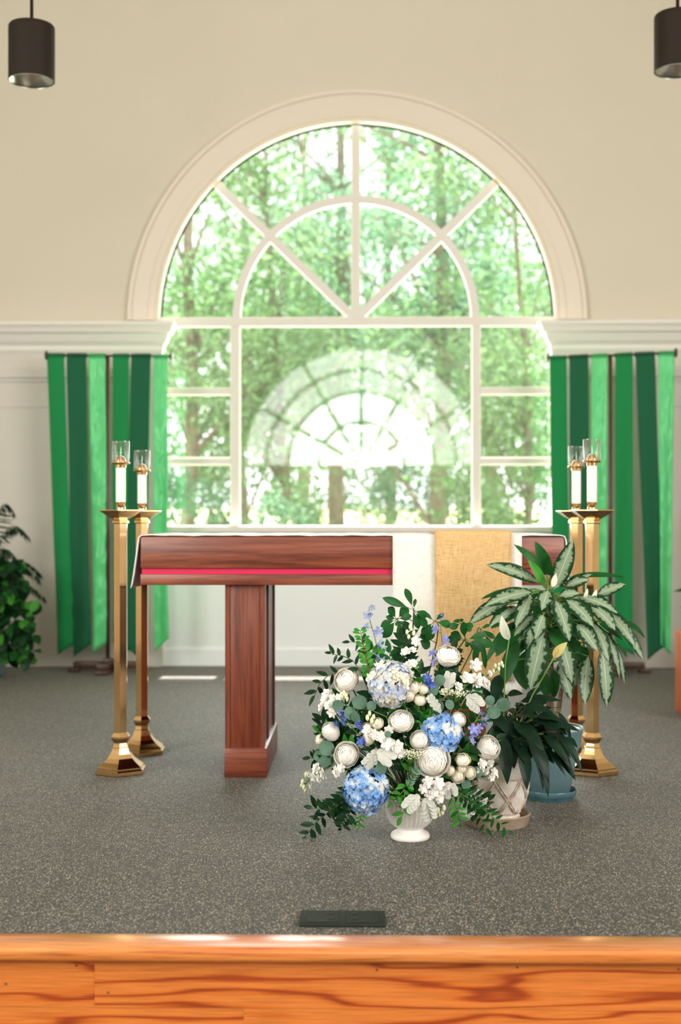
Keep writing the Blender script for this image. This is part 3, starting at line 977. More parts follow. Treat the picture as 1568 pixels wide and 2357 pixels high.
def strip(tl, tr, bl, br, yt, Y, m, seed, label, wrinkle, group):
    r = random.Random(seed)
    ph, ph2 = r.uniform(0, 6), r.uniform(0, 6)
    nx, nz = 10, 60
    A, B, C_, D = P(*tl, Y), P(*tr, Y), P(*bl, Y), P(*br, Y)
    vs, fs = [], []
    # sleeve over the bar, then the hanging length
    rows = [(-.02, .016, .011), (-.008, .013, .0)]
    for i in range(nz + 1):
        v = i / nz
        for j in range(nx + 1):
            u = j / nx
            p = (A * (1 - u) + B * u) * (1 - v) + (C_ * (1 - u) + D * u) * v
            # keep the top edge straight, let the body sway
            w = v * (1 - .2 * v)
            y = -.014 + .022 * math.sin(u * 4.5 + ph + v * 2.2) * w + .010 * math.sin(v * 8 + ph2) * w
            y += wrinkle * mnoise.noise(V((u * 2 + seed, v * 22, 0))) * (.3 + .7 * v)
            x = .004 * math.sin(v * 9 + ph) * w
            vs.append(p + V((x, y, 0)))
    top = len(vs)
    for (dy, dz) in ((0.0, .012), (.014, .0), (.006, -.03)):
        for j in range(nx + 1):
            u = j / nx
            vs.append((A * (1 - u) + B * u) + V((0, dy if dy else -.004, dz)))
    k = nx + 1
    for i in range(nz):
        for j in range(nx):
            fs.append((i * k + j, i * k + j + 1, (i + 1) * k + j + 1, (i + 1) * k + j))
    seq = [0, top // k, top // k + 1, top // k + 2]
    for a, b in zip(seq, seq[1:]):
        for j in range(nx):
            fs.append((a * k + j, a * k + j + 1, b * k + j + 1, b * k + j))
    o = MB().add(vs, fs).build('banner_strip', m, loc=(A + B) / 2)
    md = o.modifiers.new('cloth_thickness', 'SOLIDIFY')
    md.thickness = .0016
    tag(o, label, 'banner', group)
gl_ = 'green strips on the left stand'
gr_ = 'green strips on the right stand'
YB = 9.22
strip((109, 816), (149, 816), (134, 1507), (171, 1483), 0, YB, M['green_mid'], 1, 'emerald banner strip at the outer left end of the left stand', .004, gl_)
strip((154, 816), (200, 816), (168, 1512), (209, 1483), 0, YB - .006, M['green_dark'], 2, 'dark green banner strip second from the outer end of the left stand', .004, gl_)
strip((204, 817), (243, 817), (216, 1502), (252, 1476), 0, YB - .003, M['green_satin'], 3, 'light satin strip just left of the pole of the left stand', .008, gl_)
strip((260, 817), (298, 817), (262, 1478), (299, 1500), 0, YB - .003, M['green_mid'], 4, 'emerald banner strip just right of the pole of the left stand', .004, gl_)
strip((303, 817), (348, 817), (290, 1486), (332, 1530), 0, YB - .006, M['green_dark'], 5, 'dark green strip behind the candlesticks on the left stand', .004, gl_)
strip((354, 819), (386, 819), (355, 1500), (389, 1468), 0, YB - .009, M['green_satin'], 6, 'light satin strip of the left stand overlapping the window edge', .008, gl_)
strip((1265, 822), (1304, 821), (1272, 1480), (1312, 1500), 0, YB, M['green_mid'], 7, 'emerald strip of the right stand overlapping the window edge', .004, gr_)
strip((1310, 820), (1354, 818), (1314, 1510), (1358, 1482), 0, YB - .006, M['green_dark'], 8, 'dark green strip behind the candlesticks on the right stand', .004, gr_)
strip((1361, 818), (1399, 816), (1358, 1480), (1397, 1505), 0, YB - .003, M['green_satin'], 9, 'light satin strip just left of the pole of the right stand', .008, gr_)
strip((1416, 816), (1456, 814), (1413, 1482), (1457, 1507), 0, YB - .003, M['green_mid'], 10, 'emerald banner strip just right of the pole of the right stand', .004, gr_)
strip((1462, 814), (1507, 812), (1489, 1518), (1530, 1488), 0, YB - .008, M['green_dark'], 11, 'dark green strip swinging right near the outer end of the right stand', .004, gr_)
strip((1515, 812), (1552, 811), (1519, 1482), (1543, 1506), 0, YB - .002, M['green_satin'], 12, 'light satin strip at the outer right end of the right stand', .008, gr_)

# ------------------------------------------------------------------ candlesticks, candles, glass followers
def candlestick(px, Y, clen, where, lean=0.0):
    x = PX(px, Y)
    t = thing('candlestick', 'tall hexagonal brass candlestick ' + where, 'candlestick', (x, Y, 0), 'floor candlesticks at the ends of the altar')
    rot = -PI / 2 + .06
    c = (x, Y, 0)
    MB().lathe([(.112, 0), (.115, .004), (.115, .018), (.106, .024), (.106, .03), (.098, .036), (.078, .05), (.06, .066), (.047, .084), (.04, .1), (.038, .108)], c, 6, rot=rot).build('base', M['brass'], t, smooth=False)
    MB().lathe([(.033, .106), (.036, .112), (.033, .118), (.031, .128), (.036, .138), (.044, .148), (.044, .156), (.036, .166), (.031, .172)], c, 6, rot=rot).build('knop', M['brass'], t, smooth=False)
    MB().lathe([(.0305, .17), (.0305, 1.066)], c, 6, rot=rot).build('shaft', M['brass'], t, smooth=False)
    MB().lathe([(.032, 1.062), (.038, 1.066), (.038, 1.074), (.033, 1.079), (.036, 1.082), (.06, 1.094), (.088, 1.112), (.098, 1.118), (.098, 1.1215), (.086, 1.119), (.03, 1.114)], c, 6, rot=rot).build('drip_dish', M['brass'], t, smooth=False)
    MB().lathe([(.02, 1.112), (.0205, 1.116), (.0195, 1.12), (.0195, 1.15), (.0205, 1.152), (.018, 1.153)], c, 20).build('socket', M['brass'], t, auto=.6)
    z0 = 1.154
    z1 = z0 + clen
    cd = MB().lathe([(.0208, z0), (.0212, z0 + .004), (.0212, z1 - .002), (.02, z1)], c, 24).build('candle', M['wax'], loc=(x, Y, z0), auto=.6)
    tag(cd, 'white wax candle on the brass candlestick ' + where, 'candle', 'altar candles')
    g = thing('candle_follower', 'brass and clear glass follower capping the candle ' + where, 'candle follower', (x, Y, z1), 'glass followers on the candles')
    MB().lathe([(.0225, z1 - .012), (.023, z1), (.0385, z1 + .003), (.040, z1 + .007), (.0385, z1 + .01), (.024, z1 + .011), (.022, z1 + .022), (.016, z1 + .032), (.008, z1 + .038), (.0, z1 + .039)], c, 28).build('brass_burner', M['brass'], g, auto=.6)
    gp = [(.031, z1 + .008), (.0345, z1 + .012), (.0345, z1 + .098), (.032, z1 + .1), (.0295, z1 + .098), (.0295, z1 + .012), (.031, z1 + .008)]
    MB().lathe(gp, c, 40, rfun=lambda a, z: 1 + .10 * math.cos(6 * a)).build('glass_chimney', M['clear'], g)
candlestick(278, 5.55, .160, 'nearest the left end of the altar front')
candlestick(327, 6.02, .146, 'behind the left end of the altar')
candlestick(1363, 5.58, .168, 'nearest the right end of the altar front')
candlestick(1327, 6.07, .165, 'behind the right end of the altar')

# ------------------------------------------------------------------ altar
YA = 5.425
AX0, AX1 = PX(323, YA), PX(1300, YA)
zt, z1308, z1322, z1347 = PZ(1235, YA), PZ(1309, YA), PZ(1322, YA), PZ(1347, YA)
YA2 = YA + .76
alt = thing('altar_table', 'red-stained oak altar table with a magenta strip, at the centre of the stage', 'altar', ((AX0 + AX1) / 2, YA + .38, 0))
MB().box((AX0, YA, z1308), (AX1, YA2, zt), bevel=.006).build('tabletop', M['redwood'], alt, auto=.5)
tag(MB().box((AX0 + .004, YA + .012, z1322 - .002), (AX1 - .004, YA2 - .012, z1308 + .002)).build('inlay_strip', M['magenta'], alt, smooth=False), 'magenta strip')
MB().box((AX0, YA, z1347), (AX1, YA2, z1322), bevel=.003).build('apron', M['redwood'], alt, auto=.5)
def altar_leg(pxa, pxb):
    xa, xb = PX(pxa, YA), PX(pxb, YA)
    ya, yb = YA + .03, YA + .70
    mb = MB().box((xa + .006, ya + .006, .1), (xb - .006, yb - .006, z1347 + .002), bevel=.003)
    for x in (xa, xb):
        for y in (ya, yb):
            mb.box((x - .002 if x == xa else x - .018, y if y == ya else y - .05, .12), (x + .018 if x == xa else x + .002, y + .05 if y == ya else y, z1347), bevel=.002, seg=1)
    mb.box((xa - .002, ya + .24, .12), (xb + .002, ya + .29, z1347), bevel=.002, seg=1)
    lg = mb.build('leg', M['redwood_z'], alt, auto=.5)
    MB().box((xa - .004, ya - .012, 0), (xb + .012, yb + .012, .124), bevel=.003).build('plinth', M['redwood'], lg, auto=.5)
altar_leg(517.5, 607)
altar_leg(1030, 1120)
# white cloth over the top, falling over both ends
def altar_cloth():
    y0, y1 = YA - .006, YA2 - .02
    pts = []
    zt2 = zt + .0035
    zl = PZ(1354, YA)
    for i in range(13):                                # left fall, from the hem up
        v = i / 12
        pts.append((AX0 - .036 + .030 * v ** .8, zl + (zt2 - .02 - zl) * v))
    pts += [(AX0 - .004, zt2 - .008), (AX0 + .006, zt2)]
    for i in range(1, 40):
        u = i / 40
        pts.append((AX0 + .006 + (AX1 - AX0 - .012) * u, zt2 + .0012 * math.sin(u * 90) + .0008 * math.sin(u * 41)))
    pts += [(AX1 - .02, zt2), (AX1 - .002, zt2 - .004), (AX1 + .004, zt2 - .02)]
    for i in range(1, 13):
        v = i / 12
        pts.append((AX1 + .005 + .008 * v, zt2 - .02 - (zt2 - .02 - zl) * v))
    ny = 24
    vs, fs = [], []
    for j in range(ny + 1):
        w = j / ny
        y = y0 + (y1 - y0) * w
        for i, (x, z) in enumerate(pts):
            side = 1.0 if i < 12 or i > len(pts) - 12 else 0.0
            hang = max(0, (zt2 - z) / .24)
            sx = -1 if i < len(pts) / 2 else 1
            vs.append((x + sx * side * .008 * hang * math.sin(w * 19), y - .004 * side, z))
    k = len(pts)
    for j in range(ny):
        for i in range(k - 1):
            fs.append((j * k + i, j * k + i + 1, (j + 1) * k + i + 1, (j + 1) * k + i))
    o = MB().add(vs, fs).build('altar_cloth', M['cloth'], loc=(0, YA + .38, zt2))
    md = o.modifiers.new('cloth_thickness', 'SOLIDIFY'); md.thickness = .004; md.offset = 1
    tag(o, 'thin white altar cloth over the tabletop, falling over both ends', 'cloth')
altar_cloth()
def runner(name, pxa, pxb, pyb, lift, m, label, seed):
    xa, xb = PX(pxa, YA), PX(pxb, YA)
    zb = PZ(pyb, YA)
    y = YA - .008 - lift
    zt2 = zt + .008 + lift
    path = [(YA + .62, zt2), (YA + .3, zt2), (YA + .04, zt2), (YA + .008, zt2 - .001), (y + .003, zt2 - .006), (y, zt2 - .016)]
    for i in range(1, 26):
        path.append((y, zt2 - .016 - (zt2 - .016 - zb) * i / 25))
    nx = 16
    vs, fs = [], []
    for i, (yy, zz) in enumerate(path):
        dn = max(0, (zt2 - zz))
        for j in range(nx + 1):
            u = j / nx
            vs.append((xa + (xb - xa) * u, yy - (.006 * math.sin(u * 7 + seed) + .006) * min(1, dn * 1.2) * (1 if i > 5 else 0), zz))
    k = nx + 1
    for i in range(len(path) - 1):
        for j in range(nx):
            fs.append((i * k + j, i * k + j + 1, (i + 1) * k + j + 1, (i + 1) * k + j))
    o = MB().add(vs, fs).build(name, m, loc=((xa + xb) / 2, YA, zt2))
    md = o.modifiers.new('cloth_thickness', 'SOLIDIFY'); md.thickness = .002
    tag(o, label, 'table runner')
runner('linen_runner', 904, 1201, 1596, 0, M['linen'], 'white woven linen runner hanging over the altar front under the burlap', 0)
runner('burlap_runner', 1000, 1176, 1566, .016, M['burlap'], 'tan burlap runner laid over the white linen on the altar front', 0)

# ------------------------------------------------------------------ floor outlet cover, bench
Yv0, Yv1 = 3.45, 3.575
xa, xb = PX(691, 3.51), PX(887, 3.51)
fo = thing('floor_outlet_cover', 'black floor outlet cover lying in the carpet near the stage edge', 'outlet cover', ((xa + xb) / 2, 3.51, 0))
MB().box((xa, Yv0, 0), (xb, Yv1, .009), bevel=.003).build('plate', M['vent'], fo, auto=.5)
w_ = xb - xa
for a, b in ((.075, .46), (.54, .925)):
    lx0, lx1 = xa + w_ * a, xa + w_ * b
    lid = MB().box((lx0, Yv0 + .012, .008), (lx1, Yv1 - .012, .0115), bevel=.0015, seg=1).build('lid', M['vent'], fo, auto=.5)
    ex = lx1 - .022 if a < .3 else lx0 + .022
    for yy in (Yv0 + .04, Yv1 - .04):
        MB().tube([(ex - .008, yy - .004, .012), (ex, yy, .0125), (ex + .008, yy + .004, .012)], .0022, 6).build('latch', M['black'], lid)
    for ya_, yb_ in ((Yv0 + .018, Yv0 + .022), (Yv1 - .022, Yv1 - .018)):
        MB().box(((lx0 + lx1) / 2 - .012, ya_, .011), ((lx0 + lx1) / 2 + .012, yb_, .0125)).build('finger_slot', M['black'], lid)
by = 6.96
bx = PX(1554, by + .42)
bn = thing('bench', 'orange wooden bench end cut off by the right frame edge', 'bench', (bx + .5, by + .2, 0))
zt_b = PZ(1449, by + .42)
for s in (0, 1.0):
    MB().box((bx + s, by, 0), (bx + s + .05, by + .42, zt_b), bevel=.008).build('side_panel', M['chairwood'], bn, auto=.5)
MB().box((bx + .05, by + .02, zt_b - .1), (bx + 1.0, by + .40, zt_b - .06), bevel=.006).build('seat', M['chairwood'], bn, auto=.5)
MB().box((bx + .05, by + .18, .1), (bx + 1.0, by + .21, zt_b - .1), bevel=.004).build('stretcher', M['chairwood'], bn, auto=.5)

# ------------------------------------------------------------------ background plants
def rnd_dir(r, up=0.0):
    while True:
        d = V((r.uniform(-1, 1), r.uniform(-1, 1), r.uniform(-1, 1) + up))
        if .05 < d.length < 1.5:
            return d.normalized()
def left_plant():
    Y = 8.85
    c = P(-42, 1500, Y); c.z = 0
    t = thing('potted_plant', 'leafy mixed plant with palm fronds and trailing leaves at the left frame edge', 'plant', c)
    MB().lathe([(.12, 0), (.15, .03), (.19, .28), (.2, .3), (.19, .3), (.18, .27), (0, .27)], c, 28).build('pot', M['shutter'], t, auto=.6)
    r = random.Random(4)
    fr = MB()
    def frond(p0, p1, p2, L=.15, w=.014):
        pts = bez(p0, p1, p2, 30)
        fr.tube(pts, [.005 * (1 - i / 33) for i in range(31)], 5, mi=1)
        for i in range(5, 31):
            tg = (pts[i] - pts[i - 1]).normalized()
            for s in (-1, 1):
                d = (tg * .45 + V((0, s * .75, 0)) + V((0, 0, -.75))).normalized() if abs(tg.x) > .3 else (tg * .4 + V((s * .8, 0, -.5))).normalized()
                fr.leaf(pts[i], pts[i] + d * L * (1.1 - i / 46), w, rnd_dir(r), .1, .1, 4)
    top = c + V((0, 0, .3))
    tips = [(62, 1232, -.1), (90, 1318, 0), (30, 1178, .1), (86, 1330, -.2), (75, 1400, .12), (98, 1372, -.1), (-90, 1250, 0), (-150, 1330, .1), (-120, 1200, .15), (40, 1290, -.25), (60, 1350, -.3)]
    for (px, py, dy) in tips:
        e = P(px, py, Y + dy)
        frond(top, V(((top.x * .65 + e.x * .35), Y + dy * .5, e.z + .28)), e, .16, .016)
    fr.build('palm_frond', [M['leaf_dark'], M['stem_dark']], t)
    po = MB()
    for i in range(360):
        px = r.triangular(-130, 106, 10)
        py = r.uniform(1285, 1515)
        if px > 60 and py < 1380: px -= 50
        p = P(px, py, Y + r.uniform(-.28, .2))
        d = (V((r.uniform(-.5, .7), r.uniform(-.8, .2), -r.uniform(.2, 1)))).normalized()
        L = r.uniform(.06, .11)
        po.leaf(p, p + d * L, L * .72, V((0, -1, .5)) + rnd_dir(r) * .5, .12, .1, 5, mi=0 if r.random() < .45 else (1 if r.random() < .7 else 3))
        if i % 4 == 0:
            po.tube(bez(top, (top + p) / 2 + V((0, 0, .1)), p, 5), .0025, 4, mi=2)
    po.build('foliage', [M['leaf_dark'], M['leaf_mid'], M['stem_dark'], M['leaf_bright']], t)
left_plant()
def right_plant():
    Y = 8.9
    c = P(1700, 1500, Y); c.z = 0
    t = thing('potted_plant', 'dark strap leaf plant poking in at the right frame edge', 'plant', c)
    MB().lathe([(.12, 0), (.17, .28), (.18, .3), (.17, .3), (.16, .27), (0, .27)], c, 28).build('pot', M['shutter'], t, auto=.6)
    mb = MB()
    r = random.Random(8)
    top = c + V((0, 0, .3))
    for (px, py) in ((1550, 1362), (1566, 1398), (1640, 1180), (1720, 1140), (1800, 1220), (1830, 1330), (1760, 1290), (1600, 1240)):
        e = P(px, py, Y + r.uniform(-.15, .1))
        mid = V((top.x * .5 + e.x * .5, Y, e.z + .22))
        pts = bez(top, mid, e, 8)
        for i in range(8):
            pass
        mb.tube(pts[:6], .006, 5, mi=1)
        mb.leaf(pts[3], e, .085, V((0, -.5, 1)), .1, .2, 8)
    mb.build('foliage', [M['leaf_dark'], M['stem_dark']], t)
right_plant()

# ------------------------------------------------------------------ chinese evergreen in the blue pot
ZO = (1040.0, 1220.0, 3.274)
def Zp(zx, zy, Y):
    return P(ZO[0] + zx / ZO[2], ZO[1] + zy / ZO[2], Y)
YB_ = 5.07
bc = P(1266, 1500, YB_); bc.z = 0
tag(MB().lathe([(.0, 0), (.088, 0), (.092, .006), (.094, .012), (.099, .016), (.104, .034), (.1025, .038), (.098, .034), (.094, .018), (0, .016)], bc, 48).build('plant_saucer', M['teal'], loc=bc, auto=.7),
    'teal glazed saucer under the blue pot', 'saucer')
ag = thing('potted_chinese_evergreen', 'tall silver-striped evergreen plant in the blue pot beside the altar', 'plant', bc + V((0, 0, .016)))
MB().lathe([(.0, .017), (.072, .017), (.076, .022), (.09, .09), (.106, .18), (.109, .196), (.117, .2), (.125, .262), (.128, .272), (.126, .277), (.12, .276), (.116, .26), (.108, .2)], bc, 56).build('pot', M['blue_pot'], ag, auto=.7)
tag(MB().lathe([(.127, .270), (.1295, .274), (.1275, .279), (.122, .279), (.119, .272)], bc, 56).build('rim', M['pot_rim'], ag), 'pale worn rim')
MB().lathe([(.117, .25), (.06, .258), (0, .26)], bc, 32).build('soil', M['soil'], ag)
cn = MB()
def cane(z0, z1, r0, wob, Y0, Y1):
    pts, rad = [], []
    n = 36
    a, b = Zp(*z0, Y0), Zp(*z1, Y1)
    for i in range(n + 1):
        t = i / n
        p = a * (1 - t) + b * t + V((math.sin(t * 5) * wob, 0, 0))
        pts.append(p); rad.append(r0 * (1 + .14 * (i % 2)) * (1 - .2 * t))
    cn.tube(pts, rad, 10)
cane((725, 1470), (720, 560), .0095, .004, YB_, YB_)
cane((770, 1460), (745, 900), .007, -.004, YB_ + .03, YB_ + .05)
cane((785, 1440), (835, 1190), .009, .002, YB_ - .03, YB_ - .02)
cn.build('cane', M['cane'], ag)
AG = [ # base, tip (zoomed px), width, depth offset of base and of tip, bend, 0 silver 1 green
 ((770,450),(915,75),125,.0,-.03,.06,0), ((745,345),(628,85),85,.06,.02,.12,1), ((710,340),(468,108),62,.04,.0,.25,1), ((705,410),(575,222),60,-.02,-.05,.1,2),
 ((650,395),(262,262),105,.0,-.02,.2,0), ((480,300),(330,290),70,.05,.06,.1,0), ((600,470),(245,575),125,-.04,-.12,.18,0), ((600,485),(482,742),100,-.06,-.14,.15,0),
 ((560,455),(218,522),48,.06,.1,.2,1), ((430,535),(132,708),115,.0,-.06,.2,0), ((500,580),(278,735),95,-.05,-.12,.15,0), ((725,455),(678,605),105,-.10,-.16,.2,0),
 ((760,535),(805,722),92,-.11,-.17,.12,0), ((785,530),(888,838),112,-.12,-.2,.16,0), ((865,525),(1072,732),122,-.1,-.18,.18,0), ((810,500),(968,478),85,-.08,-.1,.3,0),
 ((860,420),(1038,372),92,.0,-.03,.15,0), ((900,350),(1305,355),45,.05,.08,.12,1), ((880,400),(1060,335),60,.06,.04,.1,0), ((1095,492),(1312,408),88,-.02,-.05,.15,0),
 ((950,500),(1250,628),112,-.05,-.1,.2,0), ((1055,575),(1232,755),118,-.1,-.15,.18,0), ((1150,590),(1385,885),112,-.06,-.12,.15,0), ((1250,700),(1442,978),92,-.02,-.06,.14,0),
 ((1300,680),(1458,815),50,.06,.08,.15,1), ((945,705),(1098,915),122,-.15,-.2,.15,0), ((1070,700),(1182,990),95,-.12,-.18,.15,0), ((1150,750),(1265,1112),62,-.06,-.1,.18,0),
 ((1190,800),(1302,1165),52,-.02,-.05,.2,0), ((690,640),(628,822),105,-.16,-.21,.18,0), ((690,780),(588,1205),150,-.17,-.2,.1,0), ((590,745),(602,1010),85,-.12,-.16,.12,0),
 ((755,735),(835,910),105,-.14,-.19,.15,1), ((830,840),(905,1155),110,-.17,-.2,.12,0), ((895,820),(965,935),80,-.12,-.14,.1,1), ((815,985),(900,1280),105,-.13,-.16,.1,0),
 ((1030,950),(1005,1315),112,-.13,-.15,-.2,0), ((1135,905),(1168,1330),115,-.12,-.15,.1,0), ((990,990),(920,1175),92,-.1,-.12,.1,0), ((480,985),(565,1205),95,-.03,-.06,.1,1),
 ((500,830),(378,1185),105,-.06,-.1,.12,1), ((560,715),(330,955),85,-.02,-.06,.15,1), ((470,690),(255,1005),60,.03,.0,.2,1), ((690,1080),(715,1255),85,-.02,-.02,.1,1),
 ((755,1040),(775,1265),80,.0,.0,.1,1), ((1010,880),(955,1000),85,-.08,-.1,.1,1), ((520,640),(300,640),70,.02,-.02,.2,1), ((620,640),(470,800),85,-.06,-.12,.15,0),
 ((860,650),(960,830),90,-.05,-.1,.12,1), ((1000,640),(1120,840),80,-.02,-.06,.15,1), ((1110,700),(1290,830),60,.02,0,.15,1), ((610,900),(480,1100),90,.0,-.03,.12,1),
 ((700,560),(620,640),80,-.02,-.08,.12,1), ((900,920),(1010,1120),80,-.03,-.05,.1,1), ((640,860),(700,1060),90,.02,0,.1,1), ((850,720),(900,980),90,.0,-.02,.1,1),
 ((1250,850),(1320,960),40,.06,.06,.1,1),((420,560),(300,590),60,.04,.04,.15,1),((640,470),(500,560),90,.03,.0,.15,1),((950,560),(1080,600),80,.04,.02,.15,1)]
fo_ = MB()
r = random.Random(2)
for i in range(58):
    a_, q_ = r.uniform(0, 2 * PI), r.uniform(.25, 1.0)
    b_ = (735 + 200 * q_ * math.cos(a_), 600 + 170 * q_ * math.sin(a_))
    e_ = (735 + (200 + 240) * q_ * math.cos(a_) * r.uniform(.8, 1.1), 600 + 170 * q_ * math.sin(a_) + r.uniform(120, 300) * (1 if math.sin(a_) > -.6 else .3))
    AG.append((b_, e_, r.uniform(75, 115), r.uniform(0, .16), r.uniform(0, .16), .16, 0 if r.random() < .45 else 1))
crown = Zp(735, 520, YB_)
for (b, e, w, d0, d1, bend, kind) in AG:
    p0, p1 = Zp(*b, YB_ + d0), Zp(*e, YB_ + d1)
    L = (p1 - p0).length
    outw = V((p1.x - crown.x, (YB_ + d1 - crown.y) - .10, 0))
    nr = V((0, -.75, .65)) + outw.normalized() * .35 if outw.length > 1e-4 else V((0, -.8, .6))
    fo_.leaf(p0, p1, w / 1925 * 1.12, nr, bend, .14, 10, mi={0: 0, 1: 1, 2: 2}[kind], wave=.012, shape='ellip')
    zc_ = max(min(p0.z, crown.z + .05), crown.z - .3)
    o_ = V((bc.x + (crown.x - bc.x) * 1, YB_, zc_ - .02))
    fo_.tube(bez(o_, (o_ + p0) / 2 + V((0, 0, .03)), p0, 5), [.0045, .004, .0035, .003, .003, .002], 5, mi=3)
fo_.build('foliage', [M['agla'], M['leaf_mid'], M['leaf_bright'], M['stem_green']], ag)
for (a, b, w) in (((760, 430), (785, 325), 42), ((1000, 520), (1025, 440), 26), ((1060, 535), (1092, 448), 34)):
    p0, p1 = Zp(*a, YB_ - .06), Zp(*b, YB_ - .07)
    mb = MB()
    for s in range(3):
        an = s * 2.1
        mb.leaf(p0, p1, w / 1925, V((math.sin(an), -math.cos(an), .1)), .12, .5, 6, shape='lance')
    mb.tube(bez(crown, (crown + p0) / 2, p0, 4), .002, 5, mi=1)
    mb.build('spathe', [M['rose_cream'], M['stem_green']], ag)

# ------------------------------------------------------------------ peace lily in the white relief pot
YL = 4.64
lc = P(1147, 1500, YL); lc.z = 0
sc_c = P(1143, 1500, YL); sc_c.z = 0
tag(MB().lathe([(0, 0), (.108, 0), (.113, .008), (.117, .03), (.121, .04), (.1185, .044), (.114, .038), (.108, .016), (0, .013)], sc_c, 56).build('plant_saucer', M['saucer'], loc=sc_c, auto=.7),
    'taupe glazed saucer under the white relief pot', 'saucer')
lc = P(1156, 1500, YL + .005); lc.z = 0
pl = thing('potted_peace_lily', 'dark leaved peace lily in the white relief pot in front of the blue pot', 'plant', lc + V((0, 0, .014)))
POT = [(.058, .014), (.063, .02), (.064, .03), (.060, .036), (.062, .042), (.078, .075), (.09, .115), (.0935, .14), (.091, .165), (.088, .17), (.091, .176), (.088, .2), (.086, .225), (.09, .236), (.092, .243), (.086, .245), (.082, .235)]
MB().lathe(POT, lc, 56).build('pot', M['bone'], pl, auto=.8)
def pot_r(z):
    for (r0, z0), (r1, z1) in zip(POT, POT[1:]):
        if z0 <= z <= z1:
            return r0 + (r1 - r0) * (z - z0) / max(1e-6, z1 - z0)
    return .09
rl = MB()
na = 6
for k in range(na):
    for s in (-1, 1):
        for off in (-.055, .055):
            pts = []
            for i in range(15):
                t = i / 14
                z = .048 + .118 * t
                a = 2 * PI * (k + .15) / na + s * (t ** .75) * (2 * PI / na) * .98 + off
                pts.append(lc + V(((pot_r(z) + .0005) * math.cos(a), (pot_r(z) + .0005) * math.sin(a), z)))
            rl.tube(pts, .0044, 6)
for z in (.046, .168, .232):
    rl.tube([lc + V(((pot_r(z) + .0005) * math.cos(a), (pot_r(z) + .0005) * math.sin(a), z)) for a in [2 * PI * i / 48 for i in range(49)]], .0025, 6)
rl.build('relief_bands', M['bone_line'], pl)
MB().lathe([(.084, .225), (.04, .232), (0, .234)], lc, 24).build('soil', M['soil'], pl)
LILY = [ # base, tip, width (zoom px of the same crop), depth offsets, bend
 ((520,1290),(825,1285),85,-.02,-.05,.15), ((530,1330),(760,1375),95,-.05,-.1,.15), ((500,1390),(640,1415),100,-.1,-.16,.2), ((470,1450),(700,1665),125,-.12,-.2,.2),
 ((610,1430),(965,1515),110,-.05,-.08,.15), ((640,1400),(830,1440),90,-.04,-.08,.2), ((690,1540),(895,1790),90,-.07,-.12,.15), ((790,1520),(988,1832),85,-.05,-.1,.15),
 ((590,1570),(735,1900),120,-.13,-.18,.15), ((530,1620),(568,1960),105,-.14,-.2,.12), ((650,1640),(728,2012),80,-.12,-.17,.12), ((390,1550),(420,1918),110,-.15,-.2,.12),
 ((355,1560),(395,1745),90,-.12,-.17,.12), ((440,1620),(470,1800),90,-.12,-.16,.12), ((320,1390),(425,1540),90,-.1,-.15,.15), ((360,1090),(320,1320),110,-.02,-.06,.2),
 ((420,1240),(540,1235),70,.02,0,.2), ((310,1470),(400,1610),95,-.1,-.16,.15), ((480,1560),(560,1760),110,-.1,-.18,.15), ((560,1500),(660,1760),115,-.08,-.14,.15),
 ((700,1450),(800,1650),95,-.02,-.05,.15), ((620,1600),(690,1960),70,-.05,-.1,.15), ((760,1600),(900,1720),70,-.02,-.05,.15), ((420,1330),(340,1200),80,.02,.02,.1),
 ((560,1260),(700,1180),60,.05,.05,.1), ((800,1650),(920,1860),60,-.02,-.06,.15), ((300,1300),(230,1180),70,.05,.05,.12), ((450,1500),(330,1700),90,-.05,-.1,.15),
 ((500,1480),(420,1760),100,-.03,-.06,.15), ((560,1400),(480,1300),90,0,-.02,.15), ((640,1520),(620,1700),90,-.03,-.06,.15), ((850,1560),(950,1640),70,-.02,-.05,.15),
 ((400,1420),(520,1560),110,-.08,-.14,.2), ((600,1330),(720,1300),80,.03,.02,.15), ((720,1640),(860,1860),55,-.08,-.12,.1), ((420,1480),(250,1560),90,.0,-.04,.2), ((400,1400),(260,1440),90,.02,0,.2)]
ll = MB()
top = lc + V((0, 0, .24))
for (b, e, w, d0, d1, bend) in LILY:
    p0, p1 = Zp(*b, YL + d0), Zp(*e, YL + d1)
    outw = V((p1.x - top.x, d1 - .05, 0))
    ll.leaf(p0, p1, w / 2110 * .92, V((0, -.6, .75)) + outw.normalized() * .4, bend, .16, 9, mi=0, wave=.03)
    ll.tube(bez(top, (top + p0) / 2 + V((0, 0, .05)), p0, 6), .0028, 5, mi=1)
rr = random.Random(9)
for i in range(84):
    b = (rr.uniform(330, 800), rr.uniform(1330, 1640))
    e = (b[0] + rr.uniform(-60, 170), b[1] + rr.uniform(-40, 260))
    p0, p1 = Zp(*b, YL + rr.uniform(-.02, .1)), Zp(*e, YL + rr.uniform(-.05, .08))
    ll.leaf(p0, p1, rr.uniform(60, 92) / 2110, V((0, -.6, .75)) + rnd_dir(rr) * .4, .15, .16, 8, mi=0, wave=.03)
    ll.tube(bez(top, (top + p0) / 2 + V((0, 0, .05)), p0, 6), .0028, 5, mi=1)
ll.build('foliage', [M['leaf_lily'], M['stem_dark']], pl)
def spathe(tip, base, roots, w, m, dY, label):
    p1, p0 = Zp(*tip, YL + dY), Zp(*base, YL + dY)
    mb = MB()
    mb.leaf(p0, p1, w / 2110, V((-.5, -.8, .1)), .1, .45, 9, shape='lance')
    mb.leaf(p0, p0 * .4 + p1 * .6, w * .25 / 2110, V((.5, -.8, .1)), .05, .5, 5)
    q = [p0] + [Zp(*k, YL + dY * .5) for k in roots] + [top]
    mb.tube(q, .0028, 6, mi=1)
    tag(mb.build('spathe', [m, M['stem_green']], pl), label)
